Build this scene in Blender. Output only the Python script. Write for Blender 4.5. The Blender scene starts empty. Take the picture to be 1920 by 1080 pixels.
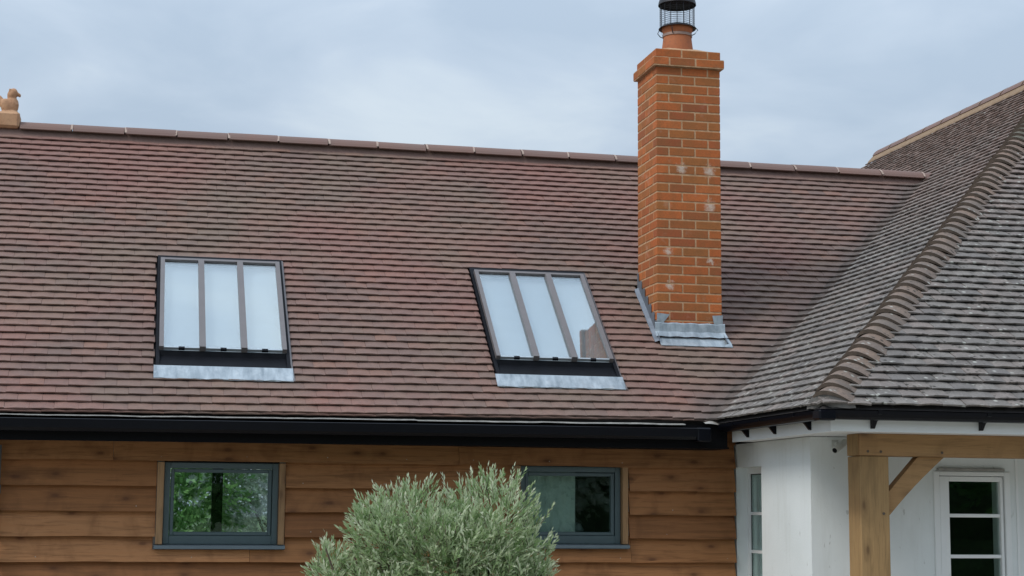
import bpy, math, random
import numpy as np
from mathutils import Vector, Matrix, noise
random.seed(7); rng = np.random.default_rng(7)
S = bpy.context.scene
COL = S.collection
rad = math.radians

# ------------------------------------------------------------------ camera
CAM = Vector((-4.1004, -12.9213, -2.0602)); FPX = 3150.0
def cam_axes(p, y, r):
    p, y, r = rad(p), rad(y), rad(r)
    F = Vector((math.sin(y)*math.cos(p), math.cos(y)*math.cos(p), math.sin(p)))
    R = Vector((math.cos(y), -math.sin(y), 0)); U = R.cross(F)
    R2 = math.cos(r)*R + math.sin(r)*U
    return R2, R2.cross(F), F
CR, CU, CF = cam_axes(7.5836, 12.6274, 0.4437)
cd = bpy.data.cameras.new('camera'); cam = bpy.data.objects.new('camera', cd); COL.objects.link(cam)
cam.matrix_world = Matrix(((CR.x, CU.x, -CF.x, CAM.x), (CR.y, CU.y, -CF.y, CAM.y), (CR.z, CU.z, -CF.z, CAM.z), (0, 0, 0, 1)))
cd.sensor_width = 36; cd.lens = FPX/1920*36; cd.clip_start = .05; cd.clip_end = 3000
S.camera = cam

# ------------------------------------------------------------------ sky, sun, exposure
SUN_AZ = -116.0      # compass-like angle of the light, measured from +y towards +x (behind and to the left of the viewer)
SUN_EL = 48.0
S.view_settings.view_transform = 'Standard'; S.view_settings.look = 'None'
S.view_settings.exposure = 0.4; S.view_settings.gamma = 1; S.view_settings.use_curve_mapping = False
w = bpy.data.worlds.new('World'); S.world = w; w.use_nodes = True
N = w.node_tree.nodes; L = w.node_tree.links; N.clear()
wo = N.new('ShaderNodeOutputWorld'); bg = N.new('ShaderNodeBackground'); bg.inputs[1].default_value = .1
sky = N.new('ShaderNodeTexSky'); sky.sky_type = 'NISHITA'; sky.sun_disc = False
sky.sun_elevation = rad(SUN_EL); sky.sun_rotation = rad(SUN_AZ); sky.air_density = 1.2; sky.dust_density = 1.5
tc = N.new('ShaderNodeTexCoord'); mp = N.new('ShaderNodeMapping'); mp.inputs['Scale'].default_value = (1, 1, 2.6)
L.new(tc.outputs['Generated'], mp.inputs[0])
nz = N.new('ShaderNodeTexNoise'); nz.inputs['Scale'].default_value = 5.5; nz.inputs['Detail'].default_value = 6; nz.inputs['Roughness'].default_value = .5; nz.inputs['Distortion'].default_value = .35
L.new(mp.outputs[0], nz.inputs[0])
cr = N.new('ShaderNodeValToRGB'); e = cr.color_ramp.elements
e[0].position = .38; e[0].color = (3.75, 4.60, 5.65, 1); e[1].position = .66; e[1].color = (5.4, 6.15, 6.85, 1)
m = cr.color_ramp.elements.new(.52); m.color = (4.38, 5.20, 6.2, 1)
L.new(nz.outputs[0], cr.inputs[0])
mx = N.new('ShaderNodeMixRGB'); mx.inputs[0].default_value = .9
L.new(sky.outputs[0], mx.inputs[1]); L.new(cr.outputs[0], mx.inputs[2])
sz = N.new('ShaderNodeSeparateXYZ'); L.new(tc.outputs['Generated'], sz.inputs[0])    # an overcast sky brightens smoothly from horizon to zenith
zm = N.new('ShaderNodeMath'); zm.operation = 'MULTIPLY_ADD'; zm.use_clamp = False; zm.inputs[1].default_value = 1.2; zm.inputs[2].default_value = .70
zc_ = N.new('ShaderNodeMath'); zc_.operation = 'MAXIMUM'; zc_.inputs[1].default_value = 0; L.new(sz.outputs[2], zc_.inputs[0]); L.new(zc_.outputs[0], zm.inputs[0])
zx = N.new('ShaderNodeVectorMath'); zx.operation = 'SCALE'; L.new(mx.outputs[0], zx.inputs[0]); L.new(zm.outputs[0], zx.inputs['Scale'])
L.new(zx.outputs[0], bg.inputs[0]); L.new(bg.outputs[0], wo.inputs[0])
sl = bpy.data.lights.new('sun', 'SUN'); sl.energy = 1.5; sl.angle = rad(20); sl.color = (1, .965, .91)
so = bpy.data.objects.new('sun', sl); COL.objects.link(so)
sd = Vector((math.sin(rad(SUN_AZ))*math.cos(rad(SUN_EL)), math.cos(rad(SUN_AZ))*math.cos(rad(SUN_EL)), math.sin(rad(SUN_EL))))
so.rotation_euler = sd.to_track_quat('Z', 'Y').to_euler(); so.location = (-8, -14, 12)

# ------------------------------------------------------------------ object helpers
WM = {}
def link(o, parent=None, basis=None):
    COL.objects.link(o)
    M = basis if basis is not None else Matrix.Identity(4)
    WM[o.name] = M
    if parent is not None:
        o.parent = parent; o.matrix_parent_inverse = WM[parent.name].inverted()
    o.matrix_basis = M
    return o
def empty(name, loc, parent=None):
    o = bpy.data.objects.new(name, None); o.empty_display_size = .2
    return link(o, parent, Matrix.Translation(loc))
def tag(o, label=None, cat=None, group=None, kind=None):
    if label: o['label'] = label
    if cat: o['category'] = cat
    if group: o['group'] = group
    if kind: o['kind'] = kind
    return o
def inst(name, mesh, M, parent):
    return link(bpy.data.objects.new(name, mesh), parent, M)

class MB:
    def __init__(s): s.v = []; s.f = []; s.r = []; s.mi = []
    def add(s, vs, fs, M=None, rnd=0.0, mi=0):
        b = len(s.v)
        s.v += [tuple(M @ Vector(p)) if M is not None else tuple(p) for p in vs]
        s.f += [tuple(i+b for i in f) for f in fs]
        s.r += [rnd]*len(vs); s.mi += [mi]*len(fs)
        return s
    def box(s, x0, x1, y0, y1, z0, z1, M=None, bev=0.0, rnd=0.0, mi=0):
        if bev <= 0:
            v = [(x, y, z) for x in (x0, x1) for y in (y0, y1) for z in (z0, z1)]
            f = [(0, 1, 3, 2), (4, 6, 7, 5), (0, 4, 5, 1), (2, 3, 7, 6), (0, 2, 6, 4), (1, 5, 7, 3)]
            return s.add(v, f, M, rnd, mi)
        # chamfered box : three inset faces per corner
        v = []; b = bev; X = (x0, x1); Y = (y0, y1); Z = (z0, z1); idx = {}
        for i in (0, 1):
            for j in (0, 1):
                for k in (0, 1):
                    sx, sy, sz = (1-2*i)*b, (1-2*j)*b, (1-2*k)*b
                    idx[i, j, k, 0] = len(v); v.append((X[i], Y[j]+sy, Z[k]+sz))
                    idx[i, j, k, 1] = len(v); v.append((X[i]+sx, Y[j], Z[k]+sz))
                    idx[i, j, k, 2] = len(v); v.append((X[i]+sx, Y[j]+sy, Z[k]))
        g = lambda i, j, k, a: idx[i, j, k, a]
        f = []
        for i in (0, 1): f.append(tuple(g(i, j, k, 0) for j, k in ((0, 0), (1, 0), (1, 1), (0, 1))))
        for j in (0, 1): f.append(tuple(g(i, j, k, 1) for i, k in ((0, 0), (1, 0), (1, 1), (0, 1))))
        for k in (0, 1): f.append(tuple(g(i, j, k, 2) for i, j in ((0, 0), (1, 0), (1, 1), (0, 1))))
        for j in (0, 1):
            for k in (0, 1): f.append((g(0, j, k, 1), g(1, j, k, 1), g(1, j, k, 2), g(0, j, k, 2)))
        for i in (0, 1):
            for k in (0, 1): f.append((g(i, 0, k, 0), g(i, 1, k, 0), g(i, 1, k, 2), g(i, 0, k, 2)))
        for i in (0, 1):
            for j in (0, 1): f.append((g(i, j, 0, 0), g(i, j, 1, 0), g(i, j, 1, 1), g(i, j, 0, 1)))
        for i in (0, 1):
            for j in (0, 1):
                for k in (0, 1): f.append((g(i, j, k, 0), g(i, j, k, 1), g(i, j, k, 2)))
        return s.add(v, f, M, rnd, mi)
    def prism(s, poly, axis, a, b, M=None, rnd=0.0, mi=0):
        """poly: 2-D outline in the two other axes (in x,y,z order); extruded along axis from a to b"""
        def P(u, v, t):
            return {'x': (t, u, v), 'y': (u, t, v), 'z': (u, v, t)}[axis]
        n = len(poly); v = [P(*p, a) for p in poly]+[P(*p, b) for p in poly]
        f = [tuple(range(n)), tuple(range(2*n-1, n-1, -1))]+[(i, (i+1) % n, n+(i+1) % n, n+i) for i in range(n)]
        return s.add(v, f, M, rnd, mi)
    def tube(s, pts, r, n=8, rnd=0.0, mi=0, caps=True):
        pts = [Vector(p) for p in pts]; rr = r if isinstance(r, (list, tuple)) else [r]*len(pts)
        v = []; f = []
        for i, p in enumerate(pts):
            t = (pts[min(i+1, len(pts)-1)]-pts[max(i-1, 0)]).normalized()
            a = t.cross(Vector((0, 0, 1)))
            if a.length < .05: a = t.cross(Vector((1, 0, 0)))
            a.normalize(); c = t.cross(a)
            for k in range(n):
                q = 2*math.pi*k/n; v.append(p+rr[i]*(math.cos(q)*a+math.sin(q)*c))
        for i in range(len(pts)-1):
            for k in range(n): f.append((i*n+k, i*n+(k+1) % n, (i+1)*n+(k+1) % n, (i+1)*n+k))
        if caps: f.append(tuple(range(n))); f.append(tuple(range(len(v)-1, len(v)-n-1, -1)))
        return s.add(v, f, None, rnd, mi)
    def lathe(s, prof, c, n=32, mi=0, closed=False):
        v = []; f = []
        for r, z in prof:
            for k in range(n):
                q = 2*math.pi*k/n; v.append((c[0]+r*math.cos(q), c[1]+r*math.sin(q), c[2]+z))
        for i in range(len(prof)-1):
            for k in range(n): f.append((i*n+k, i*n+(k+1) % n, (i+1)*n+(k+1) % n, (i+1)*n+k))
        return s.add(v, f, None, 0, mi)
    def mesh(s, name, mats, smooth=False):
        me = bpy.data.meshes.new(name); me.from_pydata(s.v, [], s.f)
        if not isinstance(mats, (list, tuple)): mats = [mats]
        for m_ in mats: me.materials.append(m_)
        if len(mats) > 1: me.polygons.foreach_set('material_index', s.mi)
        if any(s.r):
            a = me.attributes.new('rnd', 'FLOAT', 'POINT'); a.data.foreach_set('value', s.r)
        import bmesh
        bm = bmesh.new(); bm.from_mesh(me); bmesh.ops.recalc_face_normals(bm, faces=bm.faces); bm.to_mesh(me); bm.free()
        if smooth: me.polygons.foreach_set('use_smooth', [True]*len(me.polygons))
        me.update()
        return me
    def build(s, name, mats, parent=None, smooth=False, **kw):
        o = link(bpy.data.objects.new(name, s.mesh(name, mats, smooth)), parent)
        return tag(o, **kw)

# ------------------------------------------------------------------ materials
class NT:
    def __init__(s, name):
        s.m = bpy.data.materials.new(name); s.m.use_nodes = True
        s.n = s.m.node_tree.nodes; s.l = s.m.node_tree.links
        s.b = s.n['Principled BSDF']; s.out = s.n['Material Output']
        s.pos = s.n.new('ShaderNodeNewGeometry').outputs['Position']
    def lk(s, a, b): s.l.new(a, b)
    def map(s, vec=None, scale=(1, 1, 1), loc=None):
        n = s.n.new('ShaderNodeMapping'); n.inputs['Scale'].default_value = scale
        s.lk(vec or s.pos, n.inputs[0])
        if loc is not None: s.lk(loc, n.inputs['Location'])
        return n.outputs[0]
    def noise(s, scale, detail=4, rough=.55, vec=None, dist=0):
        n = s.n.new('ShaderNodeTexNoise'); n.inputs['Scale'].default_value = scale
        n.inputs['Detail'].default_value = detail; n.inputs['Roughness'].default_value = rough; n.inputs['Distortion'].default_value = dist
        s.lk(vec or s.pos, n.inputs[0]); return n.outputs[0]
    def voro(s, scale, vec=None, rand=1):
        n = s.n.new('ShaderNodeTexVoronoi'); n.inputs['Scale'].default_value = scale; n.inputs['Randomness'].default_value = rand
        s.lk(vec or s.pos, n.inputs[0]); return n
    def ramp(s, fac, stops, interp='LINEAR'):
        n = s.n.new('ShaderNodeValToRGB'); r = n.color_ramp; r.interpolation = interp
        while len(r.elements) < len(stops): r.elements.new(.5)
        for el, (p, c) in zip(r.elements, stops):
            el.position = p; el.color = (c, c, c, 1) if isinstance(c, (int, float)) else (*c, 1)
        s.lk(fac, n.inputs[0]); return n.outputs[0]
    def mix(s, fac, a, b, mode='MIX'):
        n = s.n.new('ShaderNodeMixRGB'); n.blend_type = mode
        for i, x in ((0, fac), (1, a), (2, b)):
            if isinstance(x, (int, float)): n.inputs[i].default_value = x if i == 0 else (x, x, x, 1)
            elif isinstance(x, tuple): n.inputs[i].default_value = (*x, 1)
            else: s.lk(x, n.inputs[i])
        return n.outputs[0]
    def math(s, op, a, b=None):
        n = s.n.new('ShaderNodeMath'); n.operation = op
        for i, x in ((0, a), (1, b)):
            if x is None: continue
            if isinstance(x, (int, float)): n.inputs[i].default_value = x
            else: s.lk(x, n.inputs[i])
        return n.outputs[0]
    def rnd(s):
        a = s.n.new('ShaderNodeAttribute'); a.attribute_name = 'rnd'
        o = s.n.new('ShaderNodeObjectInfo')
        return s.math('FRACT', s.math('ADD', a.outputs['Fac'], o.outputs['Random']))
    def hash(s, r, k): return s.math('FRACT', s.math('MULTIPLY', r, k))
    def sep(s, vec=None):
        n = s.n.new('ShaderNodeSeparateXYZ'); s.lk(vec or s.pos, n.inputs[0]); return n.outputs
    def comb(s, x, y, z):
        n = s.n.new('ShaderNodeCombineXYZ')
        for i, v in enumerate((x, y, z)):
            if isinstance(v, (int, float)): n.inputs[i].default_value = v
            else: s.lk(v, n.inputs[i])
        return n.outputs[0]
    def bump(s, h, strength=.3, dist=.01):
        n = s.n.new('ShaderNodeBump'); n.inputs['Strength'].default_value = strength; n.inputs['Distance'].default_value = dist
        s.lk(h, n.inputs['Height']); s.lk(n.outputs[0], s.b.inputs['Normal'])
    def fin(s, col=None, rough=.8, metal=0, spec=None):
        if col is not None:
            if isinstance(col, tuple): s.b.inputs['Base Color'].default_value = (*col, 1)
            else: s.lk(col, s.b.inputs['Base Color'])
        if isinstance(rough, (int, float)): s.b.inputs['Roughness'].default_value = rough
        else: s.lk(rough, s.b.inputs['Roughness'])
        s.b.inputs['Metallic'].default_value = metal
        if spec is not None: s.b.inputs['Specular IOR Level'].default_value = spec
        return s.m

def m_barn_tile():
    t = NT('clay_tile_red_brown'); r = t.rnd()
    c = t.ramp(r, [(0, (.183, .114, .094)), (.3, (.205, .129, .106)), (.5, (.172, .114, .096)), (.75, (.195, .130, .104)), (.9, (.213, .127, .101)), (1, (.228, .130, .098))])
    big = t.noise(.75, 3, .5, dist=.5)
    c = t.mix(t.ramp(big, [(.46, 0), (.65, .60)]), c, (.262, .122, .100))
    big2 = t.noise(.9, 3, .55, vec=t.map(loc=t.comb(7, 3, 1)))
    c = t.mix(t.ramp(big2, [(.5, 0), (.68, .45)]), c, (.205, .158, .115))
    q = t.sep(); dv = t.math('SUBTRACT', t.math('ADD', t.math('MULTIPLY', t.math('ADD', q[2], 1.3818), 1.262), .2086), q[0])
    dv = t.math('ADD', dv, t.math('MULTIPLY', t.math('SUBTRACT', t.noise(3.2, 4, .6), .5), .45))
    c = t.mix(t.ramp(dv, [(.04, .9), (.40, 0)]), c, (.115, .094, .084))      # grime washed down along the valley
    hz = t.noise(30, 4, .65)
    c = t.mix(t.ramp(hz, [(.35, .28), (.6, 0)]), c, (.10, .075, .07))
    sp = t.voro(9); hole = t.ramp(sp.outputs['Distance'], [(0, 1), (.035, .9), (.055, 0)])
    c = t.mix(t.math('MULTIPLY', hole, t.ramp(t.noise(3, 1), [(.58, 0), (.62, .7)])), c, (.55, .50, .44))
    t.bump(t.noise(220, 3, .6), .25, .003)
    return t.fin(c, .72, spec=.35)
def m_house_tile(name='weathered_grey_tile', warm=0.0):
    t = NT(name); r = t.rnd()
    c = t.ramp(r, [(0, (.188, .172, .160)), (.3, (.250, .228, .210)), (.5, (.168, .155, .148)), (.75, (.255, .215, .195)), (1, (.212, .188, .172))])
    z = t.sep()[2]
    up = t.ramp(t.math('ADD', z, t.math('MULTIPLY', t.noise(1.1, 3, .5), 1.6)), [(0, 0), (1, 1)])
    up2 = t.math('MULTIPLY', t.ramp(t.math('MULTIPLY', t.math('ADD', z, t.math('MULTIPLY', t.noise(1.1, 3, .5), 1.6)), .3), [(.30, 0), (.80, 1)]), .75)
    c = t.mix(up2, c, (.270, .170, .135))
    if warm: c = t.mix(warm, c, t.ramp(t.hash(r, 7.31), [(0, (.25, .150, .098)), (.5, (.17, .122, .094)), (1, (.29, .175, .112))]))
    g = t.noise(9, 5, .6)
    c = t.mix(t.ramp(g, [(.35, .45), (.6, 0)]), c, (.105, .097, .090))
    fine = t.noise(70, 4, .7)
    c = t.mix(t.ramp(fine, [(.30, .55), (.55, 0)]), c, (.09, .085, .08))
    # dark moss specks, dragged along the slope
    mv = t.voro(20, vec=t.map(scale=(1, 1, 1.0))); mk = t.math('MULTIPLY', t.ramp(t.math('ADD', mv.outputs['Distance'], t.math('MULTIPLY', t.math('SUBTRACT', t.noise(60, 3, .6), .5), .3)), [(.20, 1), (.33, 0)]), t.ramp(t.noise(5, 3), [(.47, 0), (.55, 1)]))
    c = t.mix(t.math('MULTIPLY', mk, .85), c, (.035, .034, .028))
    lv = t.voro(17, vec=t.map(loc=t.comb(3.1, 1.7, .4))); lk = t.math('MULTIPLY', t.ramp(lv.outputs['Distance'], [(.16, 1), (.30, 0)]), t.ramp(t.noise(4.3, 3), [(.50, 0), (.58, .85)]))
    c = t.mix(lk, c, (.42, .42, .38))
    t.bump(t.noise(120, 4, .65), .5, .004)
    return t.fin(c, .9, spec=.25)
def m_vtile():
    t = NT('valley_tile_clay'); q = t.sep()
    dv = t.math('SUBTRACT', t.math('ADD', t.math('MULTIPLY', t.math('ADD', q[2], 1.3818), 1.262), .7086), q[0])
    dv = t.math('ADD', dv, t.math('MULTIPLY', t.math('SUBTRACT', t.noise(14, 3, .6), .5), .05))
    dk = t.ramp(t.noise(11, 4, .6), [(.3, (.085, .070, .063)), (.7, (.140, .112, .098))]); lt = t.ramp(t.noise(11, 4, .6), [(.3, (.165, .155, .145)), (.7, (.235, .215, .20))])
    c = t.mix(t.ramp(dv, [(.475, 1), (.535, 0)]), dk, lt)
    t.bump(t.noise(110, 4, .65), .5, .004); return t.fin(c, .9, spec=.25)
def m_ground():
    t = NT('bounce_gravel_and_grass'); q = t.sep(); d = t.math('SQRT', t.math('ADD', t.math('MULTIPLY', q[0], q[0]), t.math('MULTIPLY', q[1], q[1])))
    d = t.math('ADD', t.math('MULTIPLY', d, .02), t.math('MULTIPLY', t.noise(.4, 3), .06))
    gv = t.ramp(t.noise(30, 4, .6), [(.3, (.25, .23, .20)), (.7, (.46, .42, .36))]); gr = t.ramp(t.noise(3, 5, .7), [(.3, (.04, .065, .02)), (.7, (.08, .12, .04))])  # gravel is unseen, added pale to bounce light up onto the walls
    c = t.mix(t.ramp(d, [(.40, 0), (.43, 1)]), gv, gr)
    t.bump(t.noise(60, 4, .6), .3, .005); return t.fin(c, .95)
def m_moss():
    t = NT('mossy_tile'); n = t.noise(22, 5, .7)
    c = t.ramp(n, [(.3, (.045, .045, .025)), (.5, (.12, .11, .08)), (.7, (.21, .19, .16))])
    t.bump(t.noise(90, 4, .7), .9, .01); return t.fin(c, .95)
def m_brick():
    t = NT('red_brick'); r = t.rnd()
    c = t.ramp(r, [(0, (.48, .135, .038)), (.2, (.35, .098, .034)), (.4, (.38, .142, .042)), (.55, (.30, .085, .036)), (.7, (.52, .150, .045)), (.85, (.43, .115, .034)), (1, (.34, .125, .040))])
    c = t.mix(t.ramp(t.noise(9, 3, .5), [(.4, 0), (.65, .5)]), c, (.24, .105, .038))
    c = t.mix(t.ramp(t.noise(60, 4, .7), [(.35, .3), (.55, 0)]), c, (.16, .06, .03))
    # faint lime bloom, clustered low on the stack
    bl = t.noise(6.5, 4, .6, vec=t.map(loc=t.comb(.3, 0, .9)))
    c = t.mix(t.ramp(bl, [(.60, 0), (.78, .42)]), c, (.50, .33, .25))
    sx = t.sep()
    for (px, pz, rr) in ((.215, .745, .040), (.455, .735, .046), (.46, .445, .046), (.10, .05, .032), (.11, -.23, .034), (.46, -.01, .026)):
        dx = t.math('SUBTRACT', sx[0], px); dz = t.math('SUBTRACT', sx[2], pz)
        d = t.math('SQRT', t.math('ADD', t.math('MULTIPLY', dx, dx), t.math('MULTIPLY', t.math('MULTIPLY', dz, dz), .8)))
        k = t.ramp(t.math('ADD', t.math('MULTIPLY', d, .8), t.math('MULTIPLY', t.math('SUBTRACT', t.noise(28, 4, .7), .5), .11)), [(rr*.15, .7), (rr, 0)])
        c = t.mix(k, c, (.60, .53, .45))
    t.bump(t.noise(160, 4, .65), .4, .003)
    return t.fin(c, .85, spec=.25)
def m_mortar(name='lime_mortar', a=(.34, .195, .10), b=(.54, .34, .20)):
    t = NT(name); c = t.ramp(t.noise(25, 4, .6), [(.3, a), (.7, b)])
    t.bump(t.noise(150, 3, .6), .4, .004); return t.fin(c, .92)
def m_terracotta(name='terracotta', base=(.36, .115, .048), hi=(.40, .14, .06)):
    t = NT(name); c = t.ramp(t.noise(6, 4, .5), [(.3, base), (.7, hi)])
    c = t.mix(t.ramp(t.noise(38, 4, .7), [(.3, .35), (.5, 0)]), c, (.14, .07, .045))
    t.bump(t.noise(110, 3, .6), .3, .004); return t.fin(c, .75, spec=.3)
def m_ridge():
    t = NT('clay_ridge'); r = t.rnd()
    c = t.ramp(r, [(0, (.190, .112, .092)), (.5, (.172, .106, .090)), (1, (.208, .120, .095))])
    c = t.mix(t.ramp(t.noise(4, 4, .6), [(.42, 0), (.68, .5)]), c, (.16, .115, .10))
    t.bump(t.noise(120, 3, .6), .3, .003); return t.fin(c, .72, spec=.35)
def m_lead():
    t = NT('lead_sheet'); v = t.map(scale=(6, 2, 2))
    c = t.ramp(t.noise(3, 4, .6, vec=v), [(.3, (.24, .28, .31)), (.7, (.46, .51, .54))])
    c = t.mix(t.ramp(t.noise(14, 3), [(.55, 0), (.7, .3)]), c, (.62, .65, .66))
    t.bump(t.noise(14, 3, .5), .35, .01); return t.fin(c, .42, metal=.55)
def m_wood(name, cols, knot=(.13, .06, .03), grain=.35, ax=0):
    t = NT(name); r = t.rnd(); h2 = t.hash(r, 13.7)
    sc = [14, 14, 14]; sc[ax] = .7
    off = t.comb(t.math('MULTIPLY', r, 37.0), t.math('MULTIPLY', h2, 21.0), t.math('MULTIPLY', t.hash(r, 5.3), 17.0))
    v = t.map(scale=(1, 1, 1), loc=off)
    g = t.noise(1.0, 5, .6, vec=t.map(v, scale=tuple(sc)), dist=1.6)
    c = t.ramp(r, [(i/(len(cols)-1), x) for i, x in enumerate(cols)])
    dk = tuple(x*.55 for x in cols[0]); lt = tuple(min(1, x*1.22) for x in cols[-1])
    c = t.mix(t.ramp(g, [(.32, grain), (.5, 0)]), c, dk)
    c = t.mix(t.ramp(g, [(.52, 0), (.75, grain*.8)]), c, lt)
    blot = t.noise(2.6, 4, .6, vec=t.map(v, scale=(1.6 if ax == 0 else 2.5, 1, 1)), dist=.8)
    c = t.mix(t.ramp(blot, [(.50, 0), (.72, .55)]), c, tuple(x*.58 for x in cols[0]))
    ks = [7.5, 7.5, 7.5]; ks[ax] = 3.4
    q_ = t.sep(t.map(v, scale=tuple(ks))); kv = t.voro(1.0, vec=t.comb(q_[0], q_[2], 0)); kv.voronoi_dimensions = '2D'
    kk = t.ramp(t.math('ADD', kv.outputs['Distance'], t.math('MULTIPLY', t.math('SUBTRACT', g, .5), .14)), [(.05, 1), (.13, .45), (.34, 0)])
    on = t.ramp(t.sep(kv.outputs['Color'])[0], [(.60, 0), (.62, 1)])
    c = t.mix(t.math('MULTIPLY', t.math('MULTIPLY', kk, on), .8), c, knot)
    fine = t.noise(1.0, 4, .65, vec=t.map(v, scale=tuple(x*5 for x in sc)), dist=.8)
    c = t.mix(t.ramp(fine, [(.34, .5), (.48, 0)]), c, dk)
    c = t.mix(t.ramp(fine, [(.56, 0), (.70, .3)]), c, lt)
    t.bump(t.math('ADD', g, t.math('MULTIPLY', fine, .6)), .3, .006)
    return t.fin(c, .68, spec=.3)
def m_plain(name, col, rough=.6, metal=0, var=.12, scale=12, spec=None, bump=0):
    t = NT(name)
    c = t.ramp(t.noise(scale, 4, .6), [(.3, tuple(x*(1-var) for x in col)), (.7, tuple(min(1, x*(1+var)) for x in col))])
    if bump: t.bump(t.noise(bump, 4, .6), .3, .005)
    return t.fin(c, rough, metal, spec)
def m_render():
    t = NT('white_render')
    c = t.ramp(t.noise(1.7, 4, .6), [(.3, (.655, .69, .68)), (.7, (.73, .76, .755))])
    st = t.noise(1, 5, .6, vec=t.map(scale=(9, 9, 1.2)))
    c = t.mix(t.ramp(st, [(.54, 0), (.75, .26)]), c, (.46, .46, .42))
    sc = t.noise(1, 3, .5, vec=t.map(scale=(24, 24, 9)))
    c = t.mix(t.ramp(sc, [(.69, 0), (.73, .55)]), c, (.36, .36, .34))
    t.bump(t.noise(60, 4, .6), .25, .005); return t.fin(c, .85, spec=.2)
def m_glass(name, base, gain, tint=(1, 1, 1), refl=(1, 1, 1), wob=.0):
    t = NT(name); n = t.n; n.remove(t.b)
    tr = n.new('ShaderNodeBsdfTransparent'); tr.inputs[0].default_value = (*tint, 1)
    gl = n.new('ShaderNodeBsdfGlossy'); gl.inputs['Roughness'].default_value = .012; gl.inputs['Color'].default_value = (*refl, 1)
    fr = n.new('ShaderNodeLayerWeight'); fr.inputs[0].default_value = .5
    bp = n.new('ShaderNodeBump'); bp.inputs['Strength'].default_value = wob; bp.inputs['Distance'].default_value = .01
    t.lk(t.noise(2.2, 1, .4), bp.inputs['Height']); t.lk(bp.outputs[0], gl.inputs['Normal'])
    f = t.math('ADD', t.math('MULTIPLY', t.math('POWER', fr.outputs['Facing'], 4.0), gain), base)
    mxs = n.new('ShaderNodeMixShader'); t.lk(f, mxs.inputs[0]); t.lk(tr.outputs[0], mxs.inputs[1]); t.lk(gl.outputs[0], mxs.inputs[2])
    t.lk(mxs.outputs[0], t.out.inputs[0]); return t.m
def m_leaf(name, cols, trans=.25):
    t = NT(name); r = t.rnd()
    c = t.ramp(r, [(i/(len(cols)-1), x) for i, x in enumerate(cols)])
    m_ = t.fin(c, .6, spec=.3)
    tl = t.n.new('ShaderNodeBsdfTranslucent'); t.lk(c, tl.inputs[0])
    mxs = t.n.new('ShaderNodeMixShader'); mxs.inputs[0].default_value = trans
    t.lk(t.b.outputs[0], mxs.inputs[1]); t.lk(tl.outputs[0], mxs.inputs[2]); t.lk(mxs.outputs[0], t.out.inputs[0])
    return m_
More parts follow.
